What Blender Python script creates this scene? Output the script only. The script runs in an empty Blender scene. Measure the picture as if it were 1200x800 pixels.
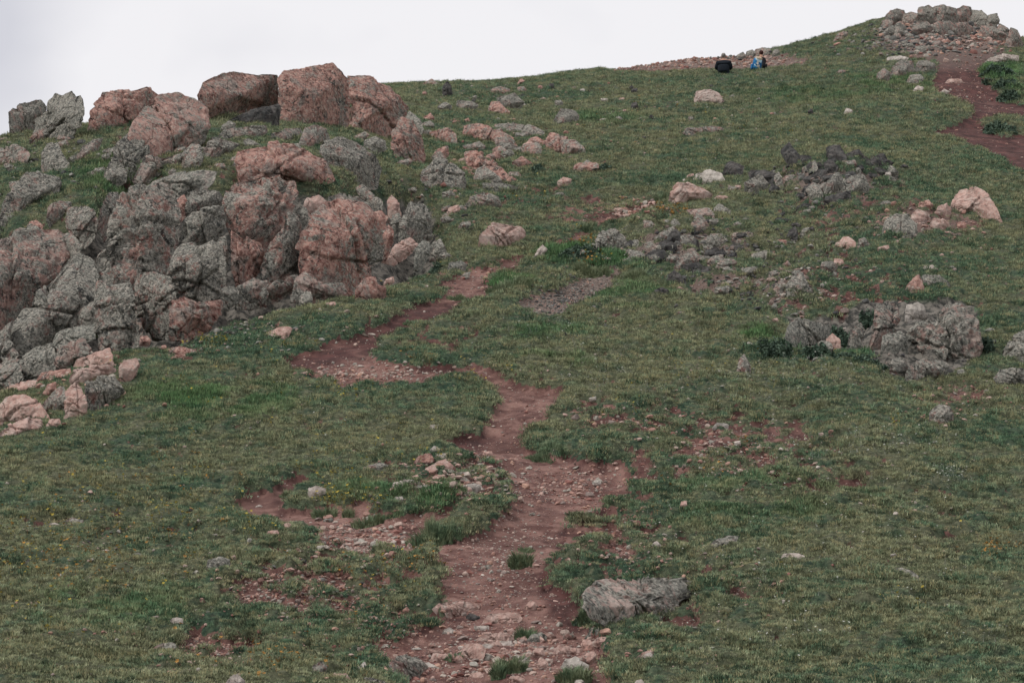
import bpy, bmesh, math, random
import numpy as np
from mathutils import Vector
random.seed(7)
RNG = np.random.default_rng(11)
SC = bpy.context.scene

# ---------------------------------------------------------------- camera
PITCH = math.radians(8.0)
EYE = 1.6
FX = 85.0 / 36.0 * 1200.0
cam_d = bpy.data.cameras.new("camera")
cam_d.lens = 85.0
cam_d.sensor_width = 36.0
cam_d.clip_start = 0.1
cam_d.clip_end = 20000.0
cam = bpy.data.objects.new("camera", cam_d)
SC.collection.objects.link(cam)
cam.location = (0, 0, EYE)
cam.rotation_euler = (math.radians(90) + PITCH, 0, 0)
SC.camera = cam

# ---------------------------------------------------------------- light: bright overcast
SUN_EL, SUN_AZ = math.radians(52), math.radians(248)     # high, to the left and a little behind the camera
world = bpy.data.worlds.new("World")
SC.world = world
world.use_nodes = True
wn, wl = world.node_tree.nodes, world.node_tree.links
bg = wn["Background"]
bg.inputs["Strength"].default_value = 0.1
sky = wn.new("ShaderNodeTexSky")
sky.sky_type = 'NISHITA'
sky.sun_disc = False
sky.sun_elevation = SUN_EL
sky.sun_rotation = SUN_AZ
tc = wn.new("ShaderNodeTexCoord")
mp = wn.new("ShaderNodeMapping")
mp.inputs["Location"].default_value = (0.37, 0.1, 0.43)
mp.inputs["Scale"].default_value = (1.0, 1.0, 1.4)
wl.new(tc.outputs["Generated"], mp.inputs["Vector"])
cn = wn.new("ShaderNodeTexNoise")
cn.inputs["Scale"].default_value = 3.6
cn.inputs["Detail"].default_value = 5.0
cn.inputs["Roughness"].default_value = 0.45
wl.new(mp.outputs["Vector"], cn.inputs["Vector"])
cr = wn.new("ShaderNodeValToRGB")
cr.color_ramp.elements[0].position = 0.30
cr.color_ramp.elements[0].color = (0.70, 0.70, 0.755, 1)
cr.color_ramp.elements[1].position = 0.45
cr.color_ramp.elements[1].color = (0.955, 0.94, 0.96, 1)
sepd = wn.new("ShaderNodeSeparateXYZ")
wl.new(tc.outputs["Generated"], sepd.inputs[0])
lw = wn.new("ShaderNodeMapRange")                        # a greyer bank of cloud towards the left
lw.interpolation_type = 'SMOOTHSTEP'
lw.inputs["From Min"].default_value = -0.215
lw.inputs["From Max"].default_value = -0.15
lw.inputs["To Min"].default_value = -0.13
lw.inputs["To Max"].default_value = 0.06
wl.new(sepd.outputs["X"], lw.inputs["Value"])
ad = wn.new("ShaderNodeMath")
ad.operation = 'ADD'
wl.new(cn.outputs["Fac"], ad.inputs[0])
wl.new(lw.outputs["Result"], ad.inputs[1])
wl.new(ad.outputs[0], cr.inputs["Fac"])
vm = wn.new("ShaderNodeVectorMath")
vm.operation = 'SCALE'
vm.inputs["Scale"].default_value = 6.2
wl.new(cr.outputs["Color"], vm.inputs[0])
mx = wn.new("ShaderNodeMix")
mx.data_type = 'RGBA'
mx.inputs["Factor"].default_value = 0.96                # cloud cover
wl.new(sky.outputs["Color"], mx.inputs["A"])
wl.new(vm.outputs["Vector"], mx.inputs["B"])
wl.new(mx.outputs["Result"], bg.inputs["Color"])

sun_d = bpy.data.lights.new("sun", 'SUN')
sun_d.energy = 1.5
sun_d.angle = math.radians(10)
sun_d.color = (1.0, 0.96, 0.91)
sun = bpy.data.objects.new("sun", sun_d)
SC.collection.objects.link(sun)
sv = Vector((math.sin(SUN_AZ) * math.cos(SUN_EL), math.cos(SUN_AZ) * math.cos(SUN_EL), math.sin(SUN_EL)))
sun.rotation_euler = sv.to_track_quat('Z', 'Y').to_euler()

SC.view_settings.view_transform = 'Standard'
SC.view_settings.look = 'None'
SC.view_settings.exposure = 0.62
SC.view_settings.gamma = 1.0
SC.view_settings.use_curve_mapping = False

# ---------------------------------------------------------------- helpers
CP, SP = math.cos(PITCH), math.sin(PITCH)

def pix2at(u, v):
    dx = (np.asarray(u, float) - 600) / FX
    dy = (400 - np.asarray(v, float)) / FX
    k = CP - dy * SP
    return dx / k, (SP + dy * CP) / k

def at2pix(a, t):
    dy = (t * CP - SP) / (CP + t * SP)
    dx = a * (CP - dy * SP)
    return 600 + dx * FX, 400 - dy * FX

_r = np.random.RandomState(3)
PERM = _r.permutation(4096).astype(np.int64)
G3 = _r.normal(size=(4096, 3)); G3 /= np.linalg.norm(G3, axis=1)[:, None]
_ang = _r.rand(4096) * 2 * math.pi
G2 = np.stack([np.cos(_ang), np.sin(_ang)], 1)

def n2(x, y, s=0):
    x = x + s * 17.13; y = y - s * 9.71
    xi = np.floor(x).astype(np.int64); yi = np.floor(y).astype(np.int64)
    xf = x - xi; yf = y - yi
    sx = xf * xf * xf * (xf * (xf * 6 - 15) + 10); sy = yf * yf * yf * (yf * (yf * 6 - 15) + 10)
    def c(i, j):
        h = PERM[(PERM[(xi + i) & 4095] + yi + j) & 4095]
        g = G2[h]
        return g[:, 0] * (xf - i) + g[:, 1] * (yf - j)
    a = c(0, 0); b = c(1, 0); d = c(0, 1); e = c(1, 1)
    return ((a + (b - a) * sx) * (1 - sy) + (d + (e - d) * sx) * sy) * 1.5

def n3(p, s=0):
    p = p + np.array([s * 7.31, -s * 3.7, s * 1.9])
    i0 = np.floor(p).astype(np.int64); f = p - i0
    w = f * f * f * (f * (f * 6 - 15) + 10)
    out = 0
    for i in (0, 1):
        for j in (0, 1):
            for k in (0, 1):
                h = PERM[(PERM[(PERM[(i0[:, 0] + i) & 4095] + i0[:, 1] + j) & 4095] + i0[:, 2] + k) & 4095]
                g = G3[h]
                d = g[:, 0] * (f[:, 0] - i) + g[:, 1] * (f[:, 1] - j) + g[:, 2] * (f[:, 2] - k)
                out = out + d * (w[:, 0] if i else 1 - w[:, 0]) * (w[:, 1] if j else 1 - w[:, 1]) * (w[:, 2] if k else 1 - w[:, 2])
    return out * 1.6

def fbm3(p, o=4, s=0, r=0.5):
    t, a, f = 0, 1, 1
    for k in range(o):
        t = t + a * n3(p * f, s + k * 5); a *= r; f *= 2.03
    return t

def sstep(a, b, x):
    t = np.clip((x - a) / (b - a), 0, 1)
    return t * t * (3 - 2 * t)

def tag(o, label=None, cat=None, group=None, kind=None):
    for k, val in (("label", label), ("category", cat), ("group", group), ("kind", kind)):
        if val: o[k] = val
    return o

def mesh_np(name, verts, faces, mat, smooth=False):
    """faces: (n,3) or (n,4) array"""
    me = bpy.data.meshes.new(name)
    verts = np.asarray(verts, np.float32); faces = np.asarray(faces, np.int32)
    me.vertices.add(len(verts)); me.vertices.foreach_set("co", verts.ravel())
    k = faces.shape[1] if len(faces) else 3
    me.loops.add(faces.size); me.loops.foreach_set("vertex_index", faces.ravel())
    me.polygons.add(len(faces)); me.polygons.foreach_set("loop_start", np.arange(0, faces.size, k, dtype=np.int32))
    me.update(calc_edges=True)
    me.polygons.foreach_set("use_smooth", np.full(len(faces), smooth))
    if mat: me.materials.append(mat)
    return me

def link(name, me, parent=None, loc=(0, 0, 0)):
    o = bpy.data.objects.new(name, me)
    o.location = loc
    if parent: o.parent = parent
    SC.collection.objects.link(o)
    return o

# ---------------------------------------------------------------- materials
def new_mat(name, rough=0.9):
    m = bpy.data.materials.new(name); m.use_nodes = True
    nt = m.node_tree; b = nt.nodes["Principled BSDF"]
    b.inputs["Roughness"].default_value = rough
    b.inputs["Specular IOR Level"].default_value = 0.2
    return m, nt, b

class N:
    """tiny node wiring helper"""
    def __init__(s, nt): s.nt = nt
    def node(s, t, **kw):
        n = s.nt.nodes.new(t)
        for k, v in kw.items(): setattr(n, k, v)
        return n
    def put(s, sock, v):
        if hasattr(v, "links") or hasattr(v, "is_output"): s.nt.links.new(v, sock)
        else: sock.default_value = v
    def noise(s, vec, scale, detail=4, rough=0.55, dist=0.0):
        n = s.node("ShaderNodeTexNoise"); s.put(n.inputs["Vector"], vec)
        n.inputs["Scale"].default_value = scale; n.inputs["Detail"].default_value = detail
        n.inputs["Roughness"].default_value = rough; n.inputs["Distortion"].default_value = dist
        return n.outputs["Fac"]
    def ramp(s, fac, a, b, lo=0.0, hi=1.0):
        n = s.node("ShaderNodeMapRange"); n.interpolation_type = 'SMOOTHSTEP'
        s.put(n.inputs["Value"], fac); s.put(n.inputs["From Min"], a); s.put(n.inputs["From Max"], b)
        n.inputs["To Min"].default_value = lo; n.inputs["To Max"].default_value = hi
        return n.outputs["Result"]
    def mix(s, f, a, b):
        n = s.node("ShaderNodeMix", data_type='RGBA')
        for i, v in (("Factor", f), ("A", a), ("B", b)):
            if isinstance(v, tuple) and len(v) == 3: v = v + (1,)
            s.put(n.inputs[i], v)
        return n.outputs["Result"]
    def m(s, op, a, b=0.0):
        n = s.node("ShaderNodeMath", operation=op); s.put(n.inputs[0], a); s.put(n.inputs[1], b)
        return n.outputs[0]
    def attr(s, name, typ='GEOMETRY'):
        n = s.node("ShaderNodeAttribute"); n.attribute_type = typ; n.attribute_name = name
        return n

def rock_material():
    m, nt, b = new_mat("rock_lichened", 0.88)
    q = N(nt)
    vec = q.node("ShaderNodeTexCoord").outputs["Object"]
    col = q.node("ShaderNodeObjectInfo").outputs["Color"]
    sp = q.node("ShaderNodeSeparateColor"); nt.links.new(col, sp.inputs[0])
    pink, lich, dark = sp.outputs[0], sp.outputs[1], sp.outputs[2]
    pale = q.node("ShaderNodeObjectInfo").outputs["Alpha"]
    n1 = q.noise(vec, 1.6, 5, 0.6)
    n2_ = q.noise(vec, 6.5, 8, 0.68, 0.4)
    n3_ = q.noise(vec, 24.0, 6, 0.7)
    n4_ = q.noise(vec, 9.0, 9, 0.74, 0.4)
    base = q.mix(q.ramp(n2_, 0.38, 0.62), (0.105, 0.085, 0.078), (0.36, 0.295, 0.255))
    pk = q.mix(q.ramp(n4_, 0.36, 0.62), (0.150, 0.062, 0.052), (0.50, 0.300, 0.245))
    base = q.mix(q.m('MULTIPLY', pink, q.ramp(q.noise(vec, 2.1, 6, 0.68, 0.6), 0.36, 0.52)), base, pk)
    base = q.mix(pale, base, q.mix(pink, q.mix(q.ramp(n2_, 0.38, 0.6), (0.29, 0.27, 0.24), (0.50, 0.465, 0.42)), q.mix(q.ramp(n2_, 0.38, 0.6), (0.44, 0.28, 0.235), (0.70, 0.53, 0.465))))
    # grey-green crustose lichen: a fine ragged mosaic, denser in broad patches
    thr = q.m('SUBTRACT', 0.69, q.m('MULTIPLY', lich, 0.33))
    mos = q.m('ADD', q.m('MULTIPLY', n4_, 0.42), q.m('ADD', q.m('MULTIPLY', q.noise(vec, 2.7, 6, 0.66, 0.5), 0.26), q.m('MULTIPLY', q.noise(vec, 0.95, 4, 0.6, 0.8), 0.32)))
    lm = q.ramp(mos, thr, q.m('ADD', thr, 0.035))
    base = q.mix(q.m('MULTIPLY', lm, 0.92), base, q.mix(q.ramp(n3_, 0.4, 0.6), (0.075, 0.082, 0.072), (0.31, 0.305, 0.265)))
    # near-black lichen flecks
    dthr = q.m('SUBTRACT', 0.635, q.m('MULTIPLY', dark, 0.16))
    dm = q.ramp(q.m('ADD', q.m('MULTIPLY', q.noise(vec, 13.0, 8, 0.75, 0.3), 0.6), q.m('MULTIPLY', q.noise(vec, 3.6, 5, 0.6), 0.4)), dthr, q.m('ADD', dthr, 0.05))
    base = q.mix(q.m('MULTIPLY', dm, 0.92), base, (0.036, 0.038, 0.037))
    # small pale lichen rosettes
    pm = q.ramp(q.noise(vec, 17.0, 6, 0.66), 0.565, 0.61)
    base = q.mix(q.m('MULTIPLY', pm, 0.7), base, (0.46, 0.41, 0.35))
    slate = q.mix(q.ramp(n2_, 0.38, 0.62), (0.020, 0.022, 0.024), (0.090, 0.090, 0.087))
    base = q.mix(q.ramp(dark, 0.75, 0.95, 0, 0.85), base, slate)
    nt.links.new(base, b.inputs["Base Color"])
    bp = q.node("ShaderNodeBump"); bp.inputs["Strength"].default_value = 0.9; bp.inputs["Distance"].default_value = 0.05
    vo = q.node("ShaderNodeTexVoronoi"); vo.feature = 'DISTANCE_TO_EDGE'; vo.inputs["Scale"].default_value = 0.9
    wv = q.node("ShaderNodeVectorMath", operation='MULTIPLY_ADD'); nn_ = q.node("ShaderNodeTexNoise"); nn_.inputs["Scale"].default_value = 2.5; nn_.inputs["Detail"].default_value = 5
    nt.links.new(vec, nn_.inputs["Vector"]); nt.links.new(nn_.outputs["Color"], wv.inputs[0]); wv.inputs[1].default_value = (.5, .5, .5); nt.links.new(vec, wv.inputs[2])
    nt.links.new(wv.outputs[0], vo.inputs["Vector"])
    crk = q.ramp(vo.outputs["Distance"], 0.0, 0.035)
    h = q.m('ADD', q.m('ADD', q.noise(vec, 6, 10, 0.74), q.m('MULTIPLY', n3_, 0.4)), q.m('MULTIPLY', crk, 0.9))
    nt.links.new(h, bp.inputs["Height"]); nt.links.new(bp.outputs[0], b.inputs["Normal"])
    return m

def stone_material(name, cols):
    m, nt, b = new_mat(name, 0.88)
    q = N(nt)
    vec = q.node("ShaderNodeTexCoord").outputs["Object"]
    rnd = q.node("ShaderNodeObjectInfo").outputs["Random"]
    cr_ = q.node("ShaderNodeValToRGB"); cr_.color_ramp.interpolation = 'CONSTANT'
    el = cr_.color_ramp.elements
    while len(el) < len(cols): el.new(0.5)
    for i, c in enumerate(cols):
        el[i].position = i / len(cols); el[i].color = c + (1,)
    nt.links.new(rnd, cr_.inputs["Fac"])
    g = q.ramp(q.noise(vec, 3.0, 6, 0.7), 0.35, 0.65, 0.72, 1.22)
    v = q.node("ShaderNodeVectorMath", operation='SCALE')
    nt.links.new(cr_.outputs["Color"], v.inputs[0]); nt.links.new(g, v.inputs["Scale"])
    base = q.mix(q.m('MULTIPLY', q.ramp(q.noise(vec, 5.0, 6, 0.7), 0.58, 0.64), 0.55), v.outputs[0], (0.10, 0.105, 0.095))
    nt.links.new(base, b.inputs["Base Color"])
    bp = q.node("ShaderNodeBump"); bp.inputs["Strength"].default_value = 0.5; bp.inputs["Distance"].default_value = 0.02
    nt.links.new(q.noise(vec, 6, 6, 0.7), bp.inputs["Height"]); nt.links.new(bp.outputs[0], b.inputs["Normal"])
    return m

def turf_colour(q, pos):
    """green / olive / tawny patchwork shared by the ground sheet and the grass on it"""
    a = q.noise(pos, 0.33, 5, 0.6, 0.3)
    c = q.noise(pos, 2.9, 7, 0.70, 0.5)
    d = q.noise(pos, 15.0, 5, 0.65)
    olive = q.mix(q.ramp(d, 0.35, 0.65), (0.118, 0.136, 0.076), (0.305, 0.315, 0.195))
    green = q.mix(q.ramp(d, 0.35, 0.65), (0.038, 0.082, 0.052), (0.155, 0.235, 0.140))
    f = q.ramp(q.m('ADD', q.m('MULTIPLY', a, 0.45), q.m('MULTIPLY', c, 0.55)), 0.43, 0.55)
    col = q.mix(f, green, olive)
    e = q.ramp(q.noise(pos, 1.9, 6, 0.72, 0.6), 0.56, 0.66, 0, 0.45)
    col = q.mix(e, col, (0.185, 0.160, 0.100))
    g = q.ramp(q.noise(pos, 2.3, 6, 0.68, 0.2), 0.57, 0.66, 0, 0.6)
    return q.mix(g, col, (0.050, 0.115, 0.074))

def ground_material():
    m, nt, b = new_mat("hillside_ground", 0.95)
    q = N(nt)
    pos = q.node("ShaderNodeNewGeometry").outputs["Position"]
    turf = turf_colour(q, pos)
    v = q.node("ShaderNodeVectorMath", operation='SCALE'); nt.links.new(turf, v.inputs[0]); v.inputs["Scale"].default_value = 0.36  # sheet darker than its grass: shade between the tufts painted in
    dirt = q.attr("dirt").outputs["Fac"]; red = q.attr("red").outputs["Fac"]
    rocky = q.attr("rocky").outputs["Fac"]; grav = q.attr("gravel").outputs["Fac"]
    nn = q.noise(pos, 3.0, 7, 0.65, 0.3); fine = q.noise(pos, 30.0, 5, 0.7)
    pale = q.mix(q.ramp(nn, 0.35, 0.62), (0.092, 0.043, 0.037), (0.232, 0.134, 0.112))
    redc = q.mix(q.ramp(nn, 0.35, 0.65), (0.034, 0.016, 0.015), (0.095, 0.040, 0.036))
    pale = q.mix(q.ramp(q.noise(pos, 0.8, 6, 0.7, 0.8), 0.46, 0.60, 0, 0.75), pale, (0.085, 0.042, 0.036))      # damp or freshly broken soil
    dc = q.mix(red, pale, redc)
    gv = q.mix(q.ramp(fine, 0.4, 0.6), (0.085, 0.062, 0.052), (0.19, 0.15, 0.13))
    dc = q.mix(grav, dc, gv)
    sp_ = q.node("ShaderNodeTexVoronoi"); sp_.inputs["Scale"].default_value = 26.0; nt.links.new(pos, sp_.inputs["Vector"])
    peb = q.m('MULTIPLY', q.ramp(sp_.outputs["Distance"], 0.30, 0.22), q.ramp(q.noise(pos, 5, 4, 0.6), 0.5, 0.62))
    dc = q.mix(q.m('MULTIPLY', peb, 0.45), dc, (0.28, 0.185, 0.155))
    edge = q.m('ADD', dirt, q.m('MULTIPLY', q.m('SUBTRACT', q.noise(pos, 14, 6, 0.7), 0.5), 0.9))
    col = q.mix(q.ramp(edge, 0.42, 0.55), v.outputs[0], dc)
    rk = q.mix(q.ramp(q.noise(pos, 6, 8, 0.7), 0.42, 0.58), (0.035, 0.035, 0.032), (0.165, 0.15, 0.13))  # bare rock ground, toned down to paint the shadow of the clefts
    col = q.mix(rocky, col, rk)
    nt.links.new(col, b.inputs["Base Color"])
    bp = q.node("ShaderNodeBump"); bp.inputs["Strength"].default_value = 0.8; bp.inputs["Distance"].default_value = 0.03
    nt.links.new(q.m('ADD', q.noise(pos, 12, 9, 0.72), q.m('MULTIPLY', fine, 0.5)), bp.inputs["Height"])
    nt.links.new(bp.outputs[0], b.inputs["Normal"])
    return m

def grass_material():
    m, nt, b = new_mat("grass_blades", 0.75)
    q = N(nt)
    pos = q.node("ShaderNodeNewGeometry").outputs["Position"]
    col = turf_colour(q, pos)
    lush = q.attr("lush", 'INSTANCER').outputs["Fac"]
    col = q.mix(lush, col, q.mix(q.noise(pos, 2.0, 3), (0.050, 0.125, 0.055), (0.125, 0.220, 0.085)))
    rnd = q.node("ShaderNodeObjectInfo").outputs["Random"]
    dry = q.ramp(rnd, 0.86, 0.9, 0, 0.65)
    col = q.mix(q.m('MULTIPLY', dry, q.m('SUBTRACT', 1.0, lush)), col, (0.24, 0.20, 0.11))
    v = q.node("ShaderNodeVectorMath", operation='SCALE'); nt.links.new(col, v.inputs[0])
    nt.links.new(q.ramp(rnd, 0.0, 0.86, 0.46, 1.85), v.inputs["Scale"])
    nt.links.new(v.outputs[0], b.inputs["Base Color"])
    tr = q.node("ShaderNodeBsdfTranslucent"); nt.links.new(v.outputs[0], tr.inputs["Color"])
    mxs = q.node("ShaderNodeMixShader"); mxs.inputs[0].default_value = 0.25
    nt.links.new(b.outputs[0], mxs.inputs[1]); nt.links.new(tr.outputs[0], mxs.inputs[2])
    nt.links.new(mxs.outputs[0], nt.nodes["Material Output"].inputs["Surface"])
    return m

def flat_mat(name, col, rough=0.8, noise_amt=0.25, scale=20):
    m, nt, b = new_mat(name, rough)
    q = N(nt)
    vec = q.node("ShaderNodeTexCoord").outputs["Object"]
    lo = tuple(c * (1 - noise_amt) for c in col); hi = tuple(min(1, c * (1 + noise_amt)) for c in col)
    nt.links.new(q.mix(q.ramp(q.noise(vec, scale, 4), 0.35, 0.65), lo, hi), b.inputs["Base Color"])
    return m

M_ROCK = rock_material()
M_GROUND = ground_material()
M_GRASS = grass_material()
M_PINKST = stone_material("stone_pink_mix", [(0.33, 0.19, 0.155), (0.45, 0.31, 0.265), (0.26, 0.125, 0.105), (0.42, 0.31, 0.265), (0.33, 0.20, 0.165), (0.24, 0.19, 0.17), (0.42, 0.26, 0.20), (0.33, 0.30, 0.26)])
M_GREYST = stone_material("stone_grey_mix", [(0.085, 0.085, 0.083), (0.16, 0.155, 0.145), (0.055, 0.055, 0.058), (0.28, 0.27, 0.24), (0.20, 0.155, 0.135), (0.12, 0.12, 0.11)])
M_PALEST = stone_material("stone_pale_mix", [(0.42, 0.36, 0.31), (0.34, 0.32, 0.28), (0.50, 0.44, 0.39), (0.36, 0.28, 0.24), (0.42, 0.31, 0.26)])
# ---------------------------------------------------------------- terrain profile
YS = [17, 20, 24, 30, 36, 40, 44, 47, 50, 55, 60, 66, 75, 88, 100, 112, 125, 150]
TAB = {   # photo row at which the ground at that distance shows, per photo column
 -400: [960, 880, 800, 740, 690, 655, 620, 560, 510, 440, 370, 320, 300, 320, 340, 360, 380, 400],
    0: [850, 800, 700, 598, 525, 495, 450, 345, 280, 222, 178, 160, 176, 196, 215, 232, 245, 270],
  100: [850, 800, 700, 600, 515, 465, 425, 330, 262, 205, 164, 148, 160, 180, 200, 220, 235, 260],
  200: [850, 800, 700, 598, 508, 450, 405, 315, 240, 190, 156, 136, 144, 160, 175, 190, 205, 230],
  300: [850, 800, 695, 592, 500, 440, 388, 335, 245, 196, 162, 146, 138, 134, 136, 142, 150, 170],
  400: [850, 800, 693, 588, 490, 428, 378, 347, 258, 206, 176, 158, 138, 118, 108, 110, 118, 140],
  480: [850, 800, 692, 585, 485, 425, 378, 348, 322, 275, 235, 195, 155, 118, 101, 102, 110, 130],
  600: [850, 800, 690, 580, 480, 425, 380, 350, 322, 283, 252, 215, 173, 130,  98,  96, 101, 118],
  700: [850, 800, 690, 580, 476, 421, 377, 347, 320, 280, 248, 212, 170, 126,  93,  84,  86, 100],
  800: [850, 800, 690, 580, 475, 420, 375, 345, 318, 278, 246, 210, 168, 122,  88,  71,  73,  86],
  900: [850, 800, 690, 580, 475, 420, 375, 344, 316, 274, 242, 205, 163, 118,  84,  65,  68,  80],
  960: [850, 800, 690, 580, 475, 420, 372, 340, 312, 270, 238, 200, 158, 110,  74,  51,  52,  62],
 1010: [850, 800, 692, 582, 476, 424, 366, 334, 308, 268, 236, 198, 155, 103,  60,  36,  34,  40],
 1050: [850, 800, 695, 585, 478, 442, 362, 330, 306, 268, 236, 198, 154, 100,  50,  26,  22,  26],
 1110: [850, 800, 700, 590, 482, 442, 366, 332, 308, 270, 238, 200, 156,  98,  46,  20,  16,  20],
 1190: [850, 800, 705, 595, 485, 442, 380, 345, 315, 275, 243, 206, 163, 104,  60,  44,  44,  50],
 1600: [850, 800, 720, 620, 520, 470, 420, 380, 345, 300, 265, 230, 185, 135, 110, 100, 105, 120],
}
_cu = np.array(sorted(TAB)); _ly = np.log(YS)
GU = np.linspace(-400, 1600, 401); GLY = np.linspace(_ly[0], _ly[-1], 330)
_t1 = np.array([np.interp(GLY, _ly, TAB[k]) for k in _cu])            # (cols, ly)
_g = np.array([np.interp(GU, _cu, _t1[:, j]) for j in range(len(GLY))]).T
def _blur(g, n, ax):
    k = np.hanning(2 * n + 3)[1:-1]; k /= k.sum()
    pad = [(0, 0), (0, 0)]; pad[ax] = (n, n)
    return np.apply_along_axis(lambda r: np.convolve(r, k, 'valid'), ax, np.pad(g, pad, mode='edge'))
_g = _blur(_blur(_g, 5, 0), 4, 1)

def base_z(a, y):
    """a = tan(azimuth), y = distance: smooth ground height"""
    a = np.asarray(a, float); y = np.asarray(y, float)
    u = np.clip(600 + FX * a * CP, GU[0], GU[-1])
    ly = np.log(np.maximum(y, 1e-3))
    iu = np.clip((u - GU[0]) / (GU[1] - GU[0]), 0, len(GU) - 1.001)
    il = np.clip((ly - GLY[0]) / (GLY[1] - GLY[0]), 0, len(GLY) - 1.001)
    i, j = iu.astype(int), il.astype(int); fi, fj = iu - i, il - j
    v = (_g[i, j] * (1 - fi) + _g[i + 1, j] * fi) * (1 - fj) + (_g[i, j + 1] * (1 - fi) + _g[i + 1, j + 1] * fi) * fj
    t = pix2at(np.full_like(v, 600), v)[1]
    yc = np.clip(y, YS[0], YS[-1])
    z = EYE + t * yc
    near = sstep(4, YS[0], y)
    z = np.where(y < YS[0], z * near, z)
    far = np.maximum(y - YS[-1], 0)
    return np.where(far > 0, z * np.exp(-far / 160.0) - 12 * (1 - np.exp(-far / 400.0)), z)

# ---- polygons drawn on the photo's own pixels; looked up where the ground vertex projects
RW, RH, RX, RY = 1500, 1000, -150, -100
def raster(polys, blur=3):
    im = np.zeros((RH, RW), np.float32)
    yy = np.arange(RH) + RY + 0.5
    xs = np.arange(RW) + RX + 0.5
    for P in polys:
        P = np.array(P, float); Q = np.roll(P, -1, 0)
        cnt = np.zeros((RH, RW), bool)
        for (x0, y0), (x1, y1) in zip(P, Q):
            if y0 == y1: continue
            lo, hi = min(y0, y1), max(y0, y1)
            rows = np.where((yy >= lo) & (yy < hi))[0]
            for r in rows:
                xc = x0 + (yy[r] - y0) * (x1 - x0) / (y1 - y0)
                cnt[r] ^= xs > xc
        im[cnt] = 1
    k = np.hanning(2 * blur + 3)[1:-1]; k /= k.sum()
    im = np.apply_along_axis(lambda r: np.convolve(r, k, 'same'), 1, im)
    im = np.apply_along_axis(lambda r: np.convolve(r, k, 'same'), 0, im)
    return im
def look(im, u, v):
    i = np.clip((v - RY).astype(int), 0, RH - 1); j = np.clip((u - RX).astype(int), 0, RW - 1)
    return im[i, j]
def blobs(lst, u, v):
    out = np.zeros_like(u)
    for (cu, cv, ru, rv, s) in lst:
        d = ((u - cu) / ru) ** 2 + ((v - cv) / rv) ** 2
        out = np.maximum(out, s * np.clip(1.25 - d, 0, 1))
    return out

TRAIL = [
 [(455,750),(500,735),(520,722),(505,700),(516,685),(517,665),(510,650),(505,632),(540,630),(568,624),(590,600),(597,580),(592,560),(588,545),(556,531),
  (520,525),(505,518),(530,514),(560,510),(568,500),(578,480),(586,465),(580,455),(562,446),(545,440),(500,452),(475,452),(412,452),(395,456),(385,442),
  (337,438),(328,420),(362,412),(387,400),(425,391),(460,372),(485,357),(515,352),(520,340),(512,332),(530,327),(548,316),(575,312),(592,303),(608,298),
  (618,303),(600,318),(575,322),(563,330),(600,340),(575,347),(545,357),(532,367),(500,377),(475,387),(450,396),(440,408),(440,420),(470,428),(525,432),(550,427),
  (585,435),(592,445),(620,452),(655,457),(662,465),(650,477),(640,487),(634,497),(620,505),(612,515),(617,525),(640,532),(665,535),(695,541),
  (715,540),(732,545),(740,565),(732,580),(705,592),(690,601),(660,612),(655,632),(650,645),(637,657),(637,678),(660,692),(672,705),(682,718),(690,735),(702,760),(720,800),(760,900),(430,900),(470,800),(440,770)],
 [(275,583),(290,582),(312,577),(340,565),(367,559),(362,565),(332,577),(322,592),(342,600),(362,603),(385,598),(402,589),(424,586),(424,604),(445,614),(475,606),(525,597),(512,608),(480,622),(505,630),(480,640),(430,622),(385,616),(350,603),(295,600),(276,592)],
 [(270,588),(290,577),(330,566),(366,556),(372,562),(340,572),(326,590),(350,600),(400,590),(430,582),(432,602),(475,604),(530,594),(525,606),(485,624),(512,634),(480,646),(420,628),(350,608),(290,602)],
 [(268,590),(300,580),(340,568),(366,562),(345,578),(335,594),(360,606),(400,596),(432,588),(440,606),(478,608),(530,600),(525,614),(485,632),(512,642),(480,656),(420,640),(350,620),(290,614)],
 [(1096,67),(1127,64),(1155,62),(1180,62),(1155,77),(1149,87),(1160,93),(1166,106),(1182,119),(1210,128),(1210,138),(1167,136),(1150,140),(1152,150),(1175,161),(1215,156),(1215,215),(1186,196),(1160,180),(1134,168),(1094,155),(1127,144),(1144,131),(1128,120),(1096,108),(1090,98),(1097,84)],
 [(690,258),(720,248),(745,240),(770,233),(780,240),(755,250),(725,262),(700,270)],
 [(640,288),(665,280),(690,266),(700,272),(672,290),(650,297)],
]
SCREE = [[(600,358),(625,346),(655,338),(680,325),(700,318),(728,316),(722,330),(712,345),(685,358),(658,372),(640,378),(618,368)]]
DARKRED = [[(328,420),(362,412),(425,391),(485,357),(540,350),(560,356),(500,380),(450,398),(440,412),(400,418),(360,430),(335,432)],
           [(1090,60),(1215,60),(1215,215),(1090,160)], [(640,650),(672,700),(690,735),(660,730),(630,690)],
           [(520,505),(600,505),(560,522),(520,522)]]
CLIFF = [[(-150,280),(0,268),(100,262),(118,225),(165,205),(262,215),(300,205),(430,215),(505,228),(522,285),(500,318),(452,330),(400,350),(280,375),(225,395),(200,405),(112,415),(60,450),(-150,470)],
         [(920,372),(985,368),(1015,350),(1060,350),(1145,355),(1150,410),(1120,435),(1065,450),(1030,430),(1010,412),(960,412),(925,405)]]
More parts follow.
